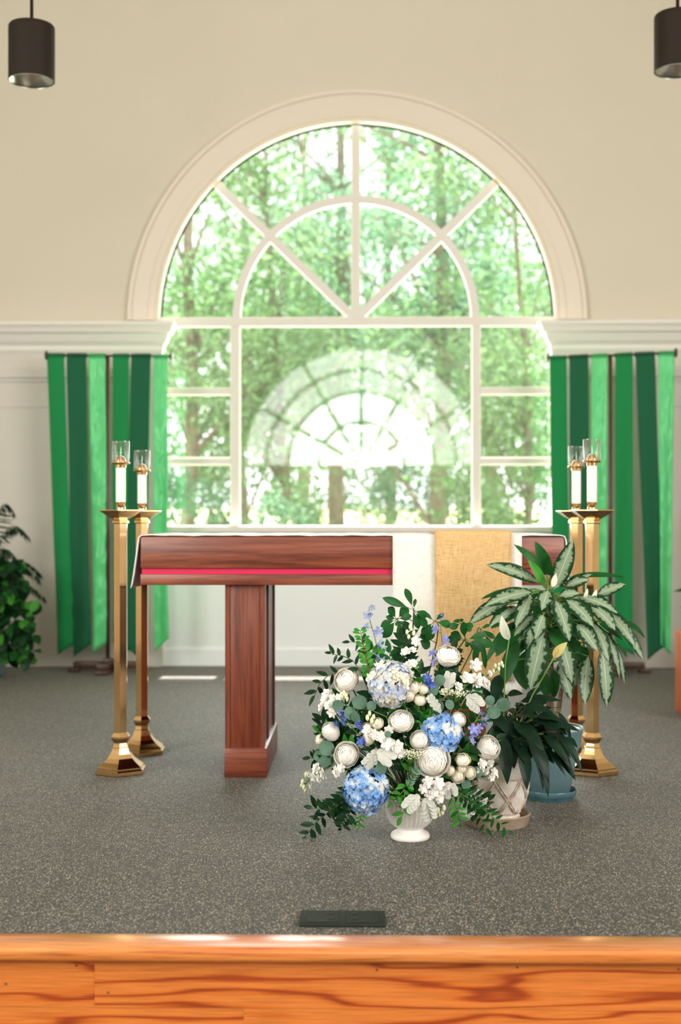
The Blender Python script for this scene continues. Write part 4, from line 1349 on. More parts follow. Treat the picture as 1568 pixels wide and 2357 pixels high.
spathe((378, 645), (432, 830), [(405, 1000), (395, 1250)], 78, M['spathe'], -.02, 'upright white spathe')
spathe((872, 845), (768, 965), [(700, 1090), (610, 1240), (540, 1400)], 70, M['spathe_old'], -.1, 'fading brown-edged spathe')

# ------------------------------------------------------------------ the flower arrangement
YU = 4.42
uc = P(944.5, 1500, YU); uc.z = 0
URN = [(.0, .0), (.062, .0), (.0655, .004), (.0665, .012), (.064, .019), (.054, .025), (.044, .03), (.042, .034), (.046, .0385), (.058, .046), (.070, .058), (.078, .074), (.082, .092), (.0825, .11), (.081, .128), (.0815, .133), (.083, .137), (.082, .141), (.078, .14), (.076, .13)]
tag(MB().lathe(URN, uc, 192, rfun=lambda a, z: 1 + (.042 * math.cos(32 * a) - .02 if .044 < z < .131 else 0)).build('urn', M['ceramic'], loc=uc, auto=.9),
    'white fluted ceramic urn holding the flower arrangement', 'urn')
MOUTH = uc + V((0, 0, .125))
ACX, ACY = 930.0, 1690.0
def dome(px, py, extra=0.0):
    q = ((px - ACX) / 240) ** 2 + ((py - ACY) / 270) ** 2
    h = math.sqrt(max(0.0, 1 - q))
    Y = YU + .03 - .21 * h + extra
    p = P(px, py, Y)
    n = V(((px - ACX) / 240 * .8, -h - .25, -(py - ACY) / 270 * .7 + .15)).normalized()
    return p, n
MPX = (YU - .1) / F                        # metres per pixel in the arrangement
def stem_to_mouth(p, n, r=.0022, m='stem_green', parent=None, name='stem'):
    q = MOUTH + V((random.Random(int(p.x * 9999)).uniform(-.04, .04), random.Random(int(p.z * 9999)).uniform(-.04, .04), -.02))
    c = p - n * .07
    mid = (c + q) / 2 + V((0, .03, 0))
    MB().tube(bez(p, c, mid, 5) + bez(mid, (mid + q) / 2, q, 4)[1:], r, 6).build(name, M[m], parent)
GF = 'flowers of the arrangement'
def frame_of(n, roll=0.0):
    z = n.normalized()
    q = V((0, 0, 1)).rotation_difference(z)
    return Matrix.Rotation(roll, 4, z) @ q.to_matrix().to_4x4()
def rose_mesh(mb, c, n, R, seed, openness=1.0, ell=1.0, mi=0, layers=None):
    r = random.Random(seed)
    fr = frame_of(n, r.uniform(0, 6))
    layers = layers or [(2, 84), (3, 72), (3, 60), (4, 47), (4, 34), (5, 20), (5, 4)]
    nl = len(layers)
    hz = .92 * ell
    nz0 = -.05
    def shell(rho, th, az):
        return fr @ V((rho * math.cos(th) * math.cos(az) * R, rho * math.cos(th) * math.sin(az) * R, (rho * math.sin(th) * hz + nz0) * R))
    # heart of the bud
    vs, fs = [], []
    for i in range(9):
        for j in range(16):
            vs.append(V(c) + shell(.56, math.radians(-60 + 150 * i / 8), 2 * PI * j / 16))
    for i in range(8):
        for j in range(16):
            fs.append((i * 16 + j, i * 16 + (j + 1) % 16, (i + 1) * 16 + (j + 1) % 16, (i + 1) * 16 + j))
    mb.add(vs, fs, mi)
    for li, (cnt, thm) in enumerate(layers):
        t = li / (nl - 1)
        rho0 = .60 + .36 * t ** .9
        hw = PI / cnt * 1.42
        for k in range(cnt):
            a0 = 2 * PI * (k + r.uniform(-.14, .14)) / cnt + li * 1.25
            tm = thm + r.uniform(-5, 5)
            skew = r.uniform(-9, 9)
            ns, nu = 8, 10
            vs, fs, uvs = [], [], []
            for i in range(ns + 1):
                q = i / ns
                for j in range(nu + 1):
                    u = j / nu * 2 - 1
                    rim = tm - 15 * abs(u) ** 2.4 + skew * u + 2.5 * math.sin(u * 7 + k * 2 + li)
                    th = math.radians(-62 + (rim + 62) * q)
                    az = a0 + u * hw * (.62 + .38 * math.sin(PI * .5 * min(1, q * 1.4)))
                    lip = max(0.0, (q - .72) / .28) ** 2
                    rho = rho0 + .014 * u * (1 if li % 2 else -1) + lip * (.035 + .09 * t ** 1.2 * openness) * (1 - .35 * u * u)
                    p = shell(rho, th, az)
                    p -= (fr @ V((0, 0, .07 * lip * t * openness * R)))
                    vs.append(V(c) + p)
                    uvs.append((.5 + .5 * u, q))
            kk = nu + 1
            for i in range(ns):
                for j in range(nu):
                    fs.append((i * kk + j, i * kk + j + 1, (i + 1) * kk + j + 1, (i + 1) * kk + j))
            mb.add(vs, fs, mi, uvs)
    return fr
def calyx(c, n, R, parent, seed=0):
    mb = MB()
    fr = frame_of(n, seed)
    b = V(c) - n * R * .62
    mb.ball(b - n * R * .06, R * .26, u=8, v=6)
    for k in range(5):
        a = 2 * PI * k / 5
        d = fr @ V((math.cos(a), math.sin(a), .3))
        mb.leaf(b - n * R * .1, b + d * R * .75, R * .32, n, .15, .1, 4)
    mb.build('calyx', M['leaf_mid'], parent)
def rose(px, py, rpx, label, n=None, seed=1, openness=1.0, ell=1.0, m='rose', extra=0.0, layers=None, group='white roses in the arrangement', name='rose'):
    p, nn = dome(px, py, extra)
    n = V(n).normalized() if n is not None else nn
    R = rpx * MPX
    t = thing(name, label, 'rose' if 'rose' in name else 'flower', p, group)
    mb = MB()
    rose_mesh(mb, p, n, R, seed, openness, ell, layers=layers)
    mb.build('flower_head', M[m], t)
    calyx(p, n, R, t, seed)
    stem_to_mouth(p - n * R * .6, n, .0024, 'stem_green', t)
    return t
rose(797, 1564, 30, 'open white rose at the upper left edge of the bouquet', (-.35, -.75, .55), 3, .8)
rose(1031, 1507, 29, 'white rose standing highest, on a bare green stem', (.1, -.45, .9), 4, .75, 1.05)
rose(923, 1658, 28, 'white rose in the very centre, below the pale hydrangea', (-.1, -.7, .7), 5, .9)
rose(797, 1736, 29, 'white rose at lower left, above the blue hydrangea', (-.3, -.9, .35), 6, .9)
rose(995, 1749, 40, 'largest white garden rose, wide open with folded heart', (-.1, -1, .12), 7, .75, .9,
     layers=[(2, 86), (3, 79), (4, 72), (4, 64), (5, 56), (5, 47), (5, 37), (5, 27), (6, 16), (6, 4)])
rose(1124, 1719, 29, 'tall half-open white rose at the right edge by the lily leaves', (.3, -.75, .6), 8, .6, 1.25)
rose(966, 1703, 22, 'small round white rose tucked against the large garden rose', (-.15, -.95, .3), 9, .5, .9)
rose(1057, 1655, 18, 'small white bud at the top right of the blue hydrangea', (.45, -.6, .5), 10, .4, 1.15)
rose(760, 1681, 21, 'closed elongated white bud on the left flank', (-.45, -.35, .75), 11, .3, 1.45)
rose(735, 1703, 14, 'tiny cream bud farthest left beside the closed white bud', (-.9, -.4, .15), 12, .35, 1.1, m='rose_cream')
SPL = [(2, 82), (3, 66), (3, 48), (4, 28), (5, 4)]
sr = 'cream spray roses in the arrangement'
for (px, py, rp, n, lab) in (
    (951, 1581, 17, (-.2, -.6, .8), 'cream spray rose touching the pale hydrangea, upper of its pair'),
    (975, 1585, 13, (.3, -.5, .8), 'small cream spray rose bud right of the upper pair'),
    (940, 1600, 16, (-.3, -.7, .6), 'cream spray rose overlapping the right rim of the pale hydrangea'),
    (967, 1610, 15, (.1, -.7, .7), 'lowest cream spray rose of the upper cluster'),
    (1066, 1748, 18, (0, -.6, .8), 'top cream spray rose of the cluster right of the garden rose'),
    (1054, 1787, 16, (-.1, -1, .2), 'lowest spray rose of the cluster right of the garden rose'),
    (1083, 1779, 15, (.4, -.9, .25), 'rightmost spray rose of the cluster right of the garden rose'),
    (1036, 1774, 12, (-.4, -.8, .3), 'small spray rose half hidden by the garden rose rim'),
    (1064, 1768, 12, (.1, -.8, .4), 'smallest spray rose in the middle of the lower cluster'),
    (868, 1664, 15, (-.2, -.6, .6), 'dull cream spray rose behind the central stock stem'),
    (848, 1700, 16, (-.4, -.8, .3), 'cream spray rose left of the central stock stem'),
    (843, 1674, 13, (-.4, -.6, .6), 'small cream spray rose above and left of the central stock stem')):
    rose(px, py, rp, lab, n, int(px + py), .55, 1.05, 'rose_cream', -.01, SPL, sr, 'spray_rose')

def floret(mb, c, n, R, npet, r, mi=0, mi2=None, cup=.15, shape='petal', wmul=1.0):
    fr = frame_of(n, r.uniform(0, 6))
    for k in range(npet):
        a = 2 * PI * k / npet
        d = fr @ V((math.cos(a), math.sin(a), cup + r.uniform(-.15, .15)))
        mb.leaf(c, c + d * R, R * 2.2 / npet * 1.55 * wmul, n, -.08 + r.uniform(-.08, .12), r.uniform(-.1, .2), 4, mi=mi, shape=shape)
    if mi2 is not None:
        mb.ball(c + n * R * .10, R * .09, mi2, 5, 4)
def hydrangea(px, py, rx, ry, m, label, seed, extra=0.0, n=None):
    p, nn = dome(px, py, extra)
    n = V(n).normalized() if n is not None else nn
    t = thing('hydrangea', label, 'hydrangea', p, 'hydrangea heads in the arrangement')
    r = random.Random(seed)
    mb = MB()
    Rx, Rz, Ry = rx * MPX, ry * MPX, (rx + ry) / 2 * MPX * .85
    cnt = 150
    for i in range(cnt):
        z = 1 - 2 * (i + .5) / cnt
        a = i * 2.39996
        s = math.sqrt(1 - z * z)
        d = V((s * math.cos(a), s * math.sin(a), z)) + rnd_dir(r) * .08
        d.normalize()
        if d.dot(n) < -.55:
            continue
        k = r.uniform(.84, 1.02)
        c = p + V((d.x * Rx * k, d.y * Ry * k, d.z * Rz * k))
        nrm = (d + rnd_dir(r) * .35).normalized()
        floret(mb, c, nrm, 13.5 * MPX * r.uniform(.85, 1.15), 4, r, 0, 1, .1, 'petal', 1.0)
    mb.build('flower_head', [M[m], M['lace']], t)
    cb = MB()
    for i in range(24):
        d = rnd_dir(r)
        cb.tube([p - n * Ry * .4, p + V((d.x * Rx, d.y * Ry, d.z * Rz)) * .85], .0012, 4)
    cb.build('flower_stalks', M['stem_green'], t)
    stem_to_mouth(p - n * Ry * .3, n, .0035, 'stem_green', t)
hydrangea(899, 1574, 50, 52, 'hyd_pale', 'pale cream-blue hydrangea, highest of the three', 21, -.01)
hydrangea(1015, 1688, 47, 46, 'hyd_blue', 'sky blue hydrangea right of the centre', 22, .03)
hydrangea(843, 1817, 51, 54, 'hyd_blue', 'sky blue hydrangea low on the left beside the urn', 23, -.01, (-.3, -.9, -.25))

def stock(path, blooms, buds, label, seed, extra=0.0):
    """path: stem points in photo px from tip to base; blooms and buds: px points with radius."""
    t0, _ = dome(*path[0], extra)
    t = thing('stock_stem', label, 'flower', t0, 'white stock stems in the arrangement')
    r = random.Random(seed)
    pts = [dome(x, y, extra + .015)[0] for x, y in path]
    sb = MB().tube(pts + [(pts[-1] + MOUTH) / 2 + V((0, .03, 0)), MOUTH], .0026, 6)
    fb, bb = MB(), MB()
    def nearest(p):
        return min((pts[i] * (1 - k / 4) + pts[i + 1] * (k / 4) for i in range(len(pts) - 1) for k in range(5)), key=lambda q: (q - p).length)
    for (x, y, rp) in blooms:
        p, n = dome(x, y, extra - .012)
        R = rp * MPX
        nn = (n + rnd_dir(r) * .45).normalized()
        for lay, (k, s) in enumerate(((6, 1.0), (5, .72), (4, .42))):
            floret(fb, p + nn * R * .12 * lay, (nn + rnd_dir(r) * .1).normalized(), R * s, k, r, 0, None, .1 + .3 * lay, 'petal', 1.15)
        q = nearest(p)
        sb.tube([q, p], .0013, 4)
    for (x, y, rp) in buds:
        p, n = dome(x, y, extra - .005)
        bb.ball(p, rp * MPX, 0, 7, 5, (.8, .8, 1.3))
        sb.tube([nearest(p), p], .0011, 4)
    fb.build('blossom', M['stock'], t)
    bb.build('bud', M['bud'], t)
    sb.build('stem', M['stem_green'], t)
stock([(946, 1440), (949, 1470), (955, 1510), (952, 1550), (945, 1590)], [(958, 1476, 13), (934, 1500, 14), (951, 1496, 10), (949, 1528, 14), (936, 1535, 13), (941, 1550, 13)],
      [(945, 1443, 6), (937, 1455, 5), (953, 1458, 6), (941, 1466, 5), (948, 1452, 5)], 'white stock spike rising beside the pale hydrangea', 31, .02)
stock([(1154, 1528), (1140, 1545), (1120, 1556), (1095, 1562), (1070, 1580)], [(1096, 1531, 17), (1077, 1561, 19), (1098, 1566, 20), (1112, 1568, 14), (1122, 1572, 12), (1056, 1580, 13), (1128, 1550, 9)],
      [(1155, 1527, 5), (1149, 1530, 4), (1140, 1533, 5), (1148, 1540, 5), (1136, 1545, 5), (1158, 1533, 4)], 'white stock spike leaning right towards the lily spathe', 32, .0)
stock([(790, 1600), (775, 1615), (765, 1632), (790, 1660)], [(752, 1598, 16), (768, 1611, 15), (740, 1627, 13), (757, 1622, 14), (764, 1640, 14), (780, 1606, 11), (748, 1612, 12)],
      [(792, 1596, 6), (797, 1602, 6), (788, 1606, 5), (800, 1610, 5), (786, 1598, 5)], 'white stock cluster under the upper left rose', 33, -.005)
stock([(852, 1645), (866, 1675), (890, 1692), (915, 1710), (925, 1730)], [(893, 1712, 18), (878, 1696, 15), (915, 1718, 16), (905, 1732, 14), (922, 1735, 13), (862, 1690, 13), (895, 1680, 12), (846, 1682, 14)],
      [(851, 1642, 5), (846, 1652, 6), (860, 1650, 5), (856, 1659, 6), (868, 1664, 7)], 'white stock stem lying across the middle of the bouquet', 34, -.02)
stock([(698, 1810), (715, 1790), (735, 1772), (765, 1766), (800, 1768)], [(729, 1769, 15), (745, 1780, 16), (722, 1788, 14), (735, 1792, 12), (775, 1776, 15), (717, 1810, 11), (785, 1768, 12), (712, 1782, 10)],
      [(697, 1800, 6), (700, 1812, 6), (705, 1783, 6), (694, 1808, 4), (703, 1818, 5)], 'white stock spray trailing out at the lower left', 35, -.02)
stock([(1010, 1870), (1008, 1845), (1000, 1820), (985, 1800)], [(1010, 1803, 16), (985, 1800, 15), (1000, 1822, 15), (1018, 1820, 13), (990, 1830, 15), (1012, 1838, 13), (975, 1815, 13), (1030, 1810, 12)],
      [(1008, 1865, 6), (1018, 1870, 6), (1000, 1858, 6), (1012, 1875, 5), (1022, 1860, 6)], 'white stock drooping over the right rim of the urn', 36, -.03)
stock([(1136, 1785), (1125, 1768), (1112, 1750)], [(1110, 1757, 14), (1128, 1757, 14), (1118, 1775, 14), (1138, 1778, 12), (1132, 1790, 10), (1105, 1772, 11)], [(1145, 1788, 4)], 'white stock peeking out under the tall right rose', 37, .0)

def delphinium(path, blooms, m, label, seed, extra=0.0):
    t0, _ = dome(*path[0], extra)
    t = thing('delphinium', label, 'flower', t0, 'blue delphinium stems in the arrangement')
    r = random.Random(seed)
    pts = [dome(x, y, extra + .01)[0] for x, y in path]
    sb = MB().tube(pts + [(pts[-1] + MOUTH) / 2 + V((0, .03, 0)), MOUTH], .0018, 5)
    fb = MB()
    for (x, y, rp) in blooms:
        p, n = dome(x, y, extra - .01)
        R = rp * MPX
        nn = (V((0, -.8, .1)) + rnd_dir(r) * .7).normalized()
        floret(fb, p, nn, R, 5, r, 0, 1, .15, 'petal', .9)
        fb.tube([p, p - nn * R * 1.0 + V((0, 0, .003))], [.0016, .0007], 5)
        q = min((pts[i] * (1 - k / 4) + pts[i + 1] * (k / 4) for i in range(len(pts) - 1) for k in range(5)), key=lambda q: (q - p).length)
        sb.tube([q, p - nn * .003], .0009, 4)
    fb.build('blossom', [M[m], M['spathe']], t)
    sb.build('stem', M['stem_green'], t)
delphinium([(850, 1400), (852, 1430), (861, 1460), (868, 1490), (876, 1528)], [(857, 1398, 9), (846, 1417, 13), (842, 1442, 13), (871, 1454, 15), (874, 1482, 13), (869, 1512, 12), (882, 1490, 11), (880, 1520, 11), (852, 1415, 8)], 'delph_pale',
           'pale blue delphinium rising highest on the left of the bouquet', 41, .03)
delphinium([(1014, 1422), (1015, 1450), (1018, 1480), (1010, 1530)], [(1014, 1421, 10), (1003, 1449, 14), (1026, 1470, 13), (1028, 1438, 7), (1022, 1484, 11), (996, 1503, 12), (998, 1524, 14)], 'delph',
           'lilac delphinium behind the highest white rose', 42, .02)
delphinium([(980, 1560), (985, 1570), (980, 1590)], [(989, 1570, 16), (984, 1560, 13), (994, 1577, 10)], 'delph_deep', 'deep blue delphinium flower above the spray roses', 43, .0)
delphinium([(782, 1630), (792, 1650), (815, 1680), (835, 1700)], [(782, 1635, 9), (793, 1647, 12), (774, 1667, 10), (790, 1663, 9), (827, 1670, 13), (831, 1706, 12), (826, 1660, 8), (840, 1706, 9)], 'delph_deep',
           'blue delphinium sprig below the left white stock', 44, -.01)
delphinium([(1108, 1638), (1095, 1660), (1075, 1685), (1060, 1700)], [(1107, 1640, 10), (1117, 1655, 10), (1090, 1678, 14), (1104, 1674, 11), (1088, 1693, 10), (1116, 1668, 9), (1088, 1707, 9), (1098, 1684, 10)], 'delph',
           'lilac delphinium sprig right of the blue hydrangea', 45, -.005)

# greenery ---------------------------------------------------------------------------------------
GG = 'greenery of the arrangement'
def sprig(path, label, m='leaf_dark', ms='stem_dark', L=30, w=.38, gap=17, seed=1, extra=0.0, shape='lance', name='ruscus_sprig', group=GG, pair=False, absdepth=None, bendup=.1, fold=.12):
    """a stem through photo points (tip first) with leaves either side."""
    r = random.Random(seed)
    def D(x, y):
        return P(x, y, absdepth) if absdepth else dome(x, y, extra)[0]
    pts3 = [D(x, y) for x, y in path]
    t = thing(name, label, 'greenery', pts3[0], group)
    sb = MB().tube(pts3 + [(pts3[-1] + MOUTH) / 2 + V((0, .02, 0.01)), MOUTH], [.0009] + [.0016] * (len(pts3) - 1) + [.002, .002], 5)
    fb = MB()
    dist = 0
    segs = list(zip(pts3, pts3[1:]))
    total = sum((b - a).length for a, b in segs)
    step = gap * MPX
    d, k = 0.0, 0
    while d < total:
        acc = 0
        for a, b in segs:
            l = (b - a).length
            if acc + l >= d:
                p = a + (b - a) * ((d - acc) / l)
                tg = (a - b).normalized()
                break
            acc += l
        for s in ((-1, 1) if pair else ((1 if k % 2 else -1),)):
            sd = tg.cross(V((0, -1, 0)))
            if sd.length < .1: sd = V((1, 0, 0))
            sd.normalize()
            if d < 1e-6 and not pair:
                dr = tg + rnd_dir(r) * .1
            else:
                dr = tg * .55 + sd * s * r.uniform(.6, 1) + V((0, -r.uniform(-.4, .6), 0))
            dr.normalize()
            ll_ = L * MPX * r.uniform(.75, 1.15)
            fb.leaf(p, p + dr * ll_, ll_ * w, V((0, -1, .4)) + rnd_dir(r) * .6, bendup * r.uniform(.3, 1.4), fold, 6, 0, shape)
        d += step * r.uniform(.8, 1.2)
        k += 1
    fb.build('leaves', M[m], t)
    sb.build('stem', M[ms], t)
    return t
sprig([(762, 1505), (790, 1510), (812, 1520), (830, 1545)], 'thin dark sprig reaching out at upper left above the white rose', L=30, gap=14, seed=1)
sprig([(725, 1600), (735, 1575), (755, 1555), (790, 1545)], 'dark sprig curling down past the upper left rose', L=30, gap=12, seed=2)
sprig([(830, 1452), (838, 1490), (846, 1530), (855, 1565)], 'upright sprig with a red stem and small bright leaves', 'leaf_bright', 'stem_red', 20, .5, 11, 3, .0, 'obov', 'huckleberry_sprig', pair=True)
sprig([(806, 1478), (830, 1478), (850, 1500), (860, 1540)], 'dark leafy sprig behind the red stem', L=28, gap=12, seed=4, extra=.02)
sprig([(704, 1925), (725, 1895), (755, 1870), (800, 1840)], 'long dark sprig trailing to the carpet at lower left', L=34, gap=11, seed=5, extra=-.03)
sprig([(720, 1860), (750, 1865), (785, 1845), (820, 1815)], 'dark sprig spreading left below the white stock spray', L=34, gap=11, seed=6, extra=-.02)
sprig([(785, 1905), (800, 1880), (815, 1850), (840, 1830)], 'short dark sprig hanging left of the urn', L=28, gap=11, seed=7, extra=-.01)
sprig([(825, 1905), (830, 1880), (835, 1850)], 'fine bright sprig drooping under the low blue hydrangea', 'leaf_bright', 'stem_green', 18, .3, 8, 8, .0)
sprig([(715, 1745), (745, 1748), (770, 1740), (800, 1735)], 'dark sprig pointing left behind the lower left rose', L=26, gap=10, seed=9)
sprig([(1168, 1910), (1140, 1885), (1110, 1860), (1080, 1840), (1050, 1820)], 'narrow leaved sprig draping over the taupe saucer', 'leaf_mid', 'stem_green', 26, .3, 10, 10, -.03)
sprig([(1120, 1905), (1105, 1880), (1085, 1855), (1060, 1830)], 'narrow leaved sprig falling beside the relief pot', 'leaf_mid', 'stem_green', 28, .3, 9, 11, -.03)
sprig([(1060, 1895), (1055, 1870), (1045, 1845), (1030, 1820)], 'bright sprig drooping right of the urn', 'leaf_bright', 'stem_green', 30, .3, 10, 12, -.03)
sprig([(1130, 1845), (1105, 1835), (1080, 1825), (1055, 1815)], 'dark sprig pointing at the relief pot', L=28, w=.3, gap=9, seed=13, extra=-.01)
sprig([(925, 1880), (935, 1850), (930, 1820), (935, 1790)], 'light green sprig hanging over the urn rim', 'leaf_bright', 'stem_green', 26, .42, 12, 14, -.03)
sprig([(905, 1845), (925, 1825), (940, 1800)], 'fresh green sprig at the left rim of the urn', 'leaf_bright', 'stem_green', 26, .42, 10, 15, -.03)
sprig([(960, 1775), (950, 1790), (940, 1810)], 'small grey-green sprig left of the garden rose', 'leaf_euc', 'stem_green', 16, .45, 7, 16, -.05, pair=True)
def eucalyptus(path, leaves, label, seed, extra=0.0):
    r = random.Random(seed)
    pts = [dome(x, y, extra + .008)[0] for x, y in path]
    t = thing('eucalyptus_sprig', label, 'greenery', pts[0], GG)
    sb = MB().tube(pts + [(pts[-1] + MOUTH) / 2 + V((0, .03, 0)), MOUTH], .0014, 5)
    fb = MB()
    for (x, y, rp, dx, dy) in leaves:
        p, n = dome(x, y, extra - .012)
        d = V((dx, 0, dy)).normalized()
        R = rp * MPX
        q = min((pts[i] * (1 - k / 4) + pts[i + 1] * (k / 4) for i in range(len(pts) - 1) for k in range(5)), key=lambda q: (q - p).length)
        fb.leaf(p - d * R, p + d * R, R * 1.85, (V((0, -1, .2)) + rnd_dir(r) * .35), .06, .08, 9, 0, 'round')
        sb.tube([q, p - d * R], .0009, 4)
    fb.build('leaves', M['leaf_euc'], t)
    sb.build('stem', M['stem_green'], t)
eucalyptus([(800, 1626), (825, 1632), (850, 1632), (890, 1650)], [(828, 1616, 18, -1, .1), (778, 1624, 14, -1, -.3), (818, 1650, 11, -.3, -1), (806, 1642, 16, -.6, .8), (855, 1625, 12, -.3, .9)], 'silver dollar eucalyptus branch under the pale hydrangea', 51, -.01)
eucalyptus([(878, 1750), (885, 1775), (905, 1790)], [(877, 1768, 14, -.1, -1), (893, 1690, 8, .4, .9)], 'single round eucalyptus leaf above the low blue hydrangea', 52, -.03)
eucalyptus([(1150, 1625), (1142, 1632), (1120, 1650), (1095, 1660)], [(1159, 1622, 17, .4, .7), (1137, 1640, 16, -.8, -.3), (1128, 1612, 12, .2, 1)], 'pair of round eucalyptus leaves over the dark lily leaves', 53, -.03)
eucalyptus([(1002, 1570), (1000, 1600), (990, 1640)], [(996, 1588, 15, -.6, .6), (1012, 1566, 14, .5, .8), (1008, 1625, 15, .2, -1), (1035, 1622, 12, .6, -.8)], 'dark eucalyptus leaves between the delphinium and the blue hydrangea', 54, .01)
eucalyptus([(1098, 1778), (1085, 1795), (1060, 1800)], [(1099, 1777, 14, .2, .9), (1073, 1806, 12, .1, -1)], 'round eucalyptus leaves right of the spray rose cluster', 55, .0)
eucalyptus([(740, 1735), (765, 1728), (790, 1720)], [(752, 1722, 19, -.6, .6), (735, 1740, 14, -.9, -.2), (748, 1752, 15, -.6, -.8)], 'dark round eucalyptus leaves at the left edge', 56, .0)
eucalyptus([(775, 1850), (800, 1835), (830, 1810)], [(785, 1838, 17, -.6, -.5), (792, 1862, 18, -.2, -1), (776, 1868, 15, -.8, -.6)], 'broad eucalyptus leaves behind the low blue hydrangea', 57, .03)
def dusty(base, tip, w, label, seed, extra=0.0, nr=(0, -1, .3)):
    p0, p1 = dome(*base, extra)[0], dome(*tip, extra - .01)[0]
    t = thing('dusty_miller_leaf', label, 'greenery', p0, 'silver dusty miller leaves')
    r = random.Random(seed)
    mb = MB()
    nv = V(nr)
    L = (p1 - p0).length
    ax = (p1 - p0).normalized()
    side = ax.cross(nv).normalized()
    mb.leaf(p0, p1, w * MPX * .62, nv, .12, .12, 16, 0, 'lobed', .02)
    for i, f in enumerate((.25, .45, .65, .82)):
        for s in (-1, 1):
            q = p0 + ax * L * f + nv.normalized() * L * .05
            e = q + (side * s * .8 + ax * .55).normalized() * w * MPX * .5 * (1.05 - .5 * abs(f - .45))
            mb.leaf(q - ax * L * .05, e, w * MPX * .34, nv, .08, .1, 6, 0, 'obov')
    mb.build('leaf_blade', M['leaf_dusty'], t)
    MB().tube([p1 * .3 + p0 * .7, p0, (p0 + MOUTH) / 2 + V((0, .03, 0)), MOUTH], .0015, 5).build('stem', M['leaf_dusty'], t)
dusty((880, 1725), (838, 1765), 36, 'silver felted leaf curling under the cream spray roses', 61, -.02)
dusty((870, 1728), (902, 1750), 46, 'broad silver leaf below the central stock stem', 62, -.035)
dusty((965, 1830), (935, 1862), 42, 'pale silver leaf lying over the middle of the urn rim', 63, -.045)
dusty((978, 1838), (992, 1884), 46, 'grey lobed leaf hanging lowest over the urn', 64, -.05)
dusty((1028, 1590), (1038, 1548), 34, 'upright silver leaf between the tall rose stem and the right stock', 65, .01)
dusty((1015, 1640), (985, 1600), 26, 'narrow silver leaf above the blue hydrangea', 66, -.01)
dusty((1075, 1600), (1105, 1628), 46, 'white-silver leaf below the right stock spike', 67, -.02)
dusty((1030, 1800), (1040, 1830), 42, 'silver leaf right of the drooping stock', 68, -.03)
dusty((1065, 1815), (1120, 1850), 44, 'pale silver leaf spread against the relief pot', 69, .0)
dusty((1060, 1845), (1085, 1880), 40, 'lowest pale silver leaf beside the taupe saucer', 70, .0)
dusty((790, 1720), (765, 1765), 36, 'silver leaf half hidden behind the lower left rose', 71, .02)
def lace(px, py, wpx, label, seed, extra=0.0):
    p, n = dome(px, py, extra)
    t = thing('lace_flower', label, 'flower', p, 'lacy cream filler flowers')
    r = random.Random(seed)
    hub = p - V((0, 0, .045)) + V((0, .02, 0))
    sb, fb = MB(), MB()
    sb.tube([hub, (hub + MOUTH) / 2, MOUTH], .0018, 5)
    for i in range(26):
        a, q = r.uniform(0, 2 * PI), math.sqrt(r.random()) * wpx * MPX
        e = p + V((q * math.cos(a), q * math.sin(a) * .6, r.uniform(-.008, .01)))
        sb.tube([hub, e], .0006, 4)
        for k in range(9):
            fb.ball(e + rnd_dir(r) * .007, r.uniform(.0013, .0024), 0, 5, 4)
    fb.build('blossom', M['lace'], t)
    sb.build('stem', M['stem_green'], t)
lace(1045, 1594, 30, 'lacy cream flower cluster left of the right stock spike', 81, -.01)
lace(944, 1736, 24, 'lacy cream flower cluster between the central stock and the garden rose', 82, -.03)
# schefflera whorls at the top of the bouquet
def schefflera(stem, whorls, label, seed, Y):
    r = random.Random(seed)
    pts = [P(x, y, Y) for x, y in stem]
    t = thing('schefflera_stem', label, 'greenery', pts[0], GG)
    sb = MB().tube(pts + [(pts[-1] + MOUTH) / 2, MOUTH], .0025, 6)
    fb = MB()
    for (hx, hy, tips) in whorls:
        h = P(hx, hy, Y - .03)
        q = min(pts, key=lambda p: (p - h).length)
        sb.tube(bez(q, (q + h) / 2 + V((0, 0, .012)), h, 4), .0014, 5)
        for (tx, ty, w) in tips:
            e = P(tx, ty, Y - .03 + r.uniform(-.05, .03))
            b = h * .8 + e * .2
            sb.tube([h, b], .0009, 4)
            fb.leaf(b, e, w * MPX, V((0, -1, .45)) + rnd_dir(r) * .25, .1, .15, 8, 0, 'obov')
    fb.build('leaves', M['leaf_mid'], t)
    sb.build('stem', M['stem_dark'], t)
schefflera([(953, 1404), (952, 1430), (948, 1470), (945, 1540), (945, 1620)], [
    (952, 1404, [(880, 1376, 20), (933, 1354, 18), (957, 1378, 9), (985, 1420, 20), (983, 1444, 20), (964, 1448, 17)]),
    (914, 1425, [(893, 1398, 24), (940, 1398, 24), (948, 1418, 18), (888, 1420, 12), (876, 1442, 20), (918, 1442, 18), (880, 1468, 26), (945, 1450, 22), (930, 1470, 24)])],
    'tallest umbrella-leaf stem rising over the bouquet', 91, 4.46)
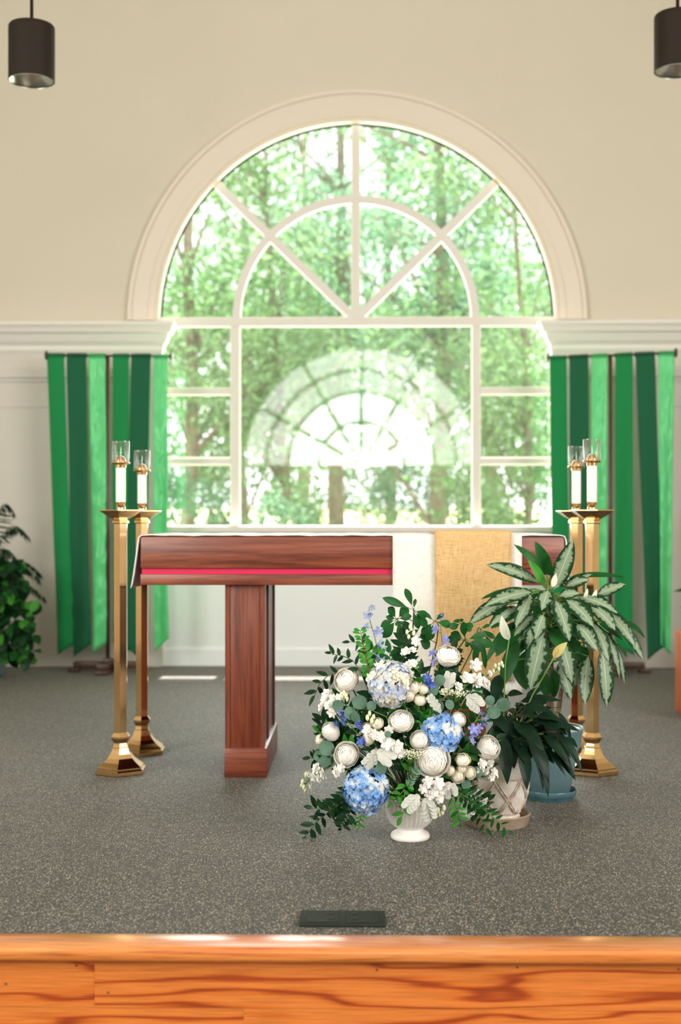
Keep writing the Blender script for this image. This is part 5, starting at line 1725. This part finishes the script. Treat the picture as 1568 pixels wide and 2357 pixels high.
schefflera([(1010, 1440), (1005, 1480), (990, 1540), (970, 1620)], [
    (1000, 1430, [(975, 1410, 12), (1022, 1412, 10), (970, 1460, 18), (985, 1475, 24), (1040, 1440, 20)]),
    (960, 1470, [(925, 1475, 24), (935, 1495, 24), (985, 1462, 24), (990, 1490, 24), (950, 1500, 20)])],
    'umbrella-leaf stem behind the lilac delphinium', 92, 4.48)
schefflera([(1072, 1470), (1050, 1500), (1020, 1560), (980, 1640)], [
    (1070, 1474, [(1120, 1458, 18), (1141, 1485, 22), (1112, 1499, 22), (1078, 1489, 14), (1038, 1456, 22), (1030, 1470, 22), (1066, 1430, 20)]),
    (1062, 1435, [(1034, 1446, 18), (1062, 1424, 12), (1090, 1444, 18), (1045, 1428, 14), (1086, 1452, 20)])],
    'umbrella-leaf stem spreading right across the burlap', 93, 4.5)
schefflera([(1100, 1450), (1085, 1500), (1050, 1570), (990, 1650)], [
    (1105, 1447, [(1140, 1470, 14), (1128, 1440, 12), (1150, 1510, 12), (1118, 1540, 14), (1092, 1530, 16)])],
    'dark umbrella-leaf stem nearest the silver-striped plant', 94, 4.56)
# loose filler greens that only show as dark leaves between the flowers
fr_ = random.Random(77)
FILL = []
for i in range(64):
    a, q = fr_.uniform(0, 2 * PI), math.sqrt(fr_.random())
    y_ = ACY - 2 + 195 * q * math.sin(a)
    if y_ > 1800: continue
    FILL.append((ACX + 5 + 178 * q * math.cos(a), ACY + 6 + 195 * q * math.sin(a) - 8))
for i, (x, y) in enumerate(FILL):
    v = V((x - 945, y - 1800))
    v = v.normalized() if v.length > 1 else V((0, -1))
    tipx, tipy = x + v.x * 38, y + v.y * 38
    sprig([(tipx, tipy), (x, y), (x - v.x * 45, y - v.y * 45)], 'dark green leafy sprig tucked in between the flowers of the arrangement',
          ('leaf_dark', 'leaf_dark', 'leaf_mid', 'leaf_dark', 'leaf_bright')[i % 5], 'stem_dark', 36, .42, 9, 200 + i, .035, 'lance', 'ruscus_sprig', 'dark filler greens between the flowers')
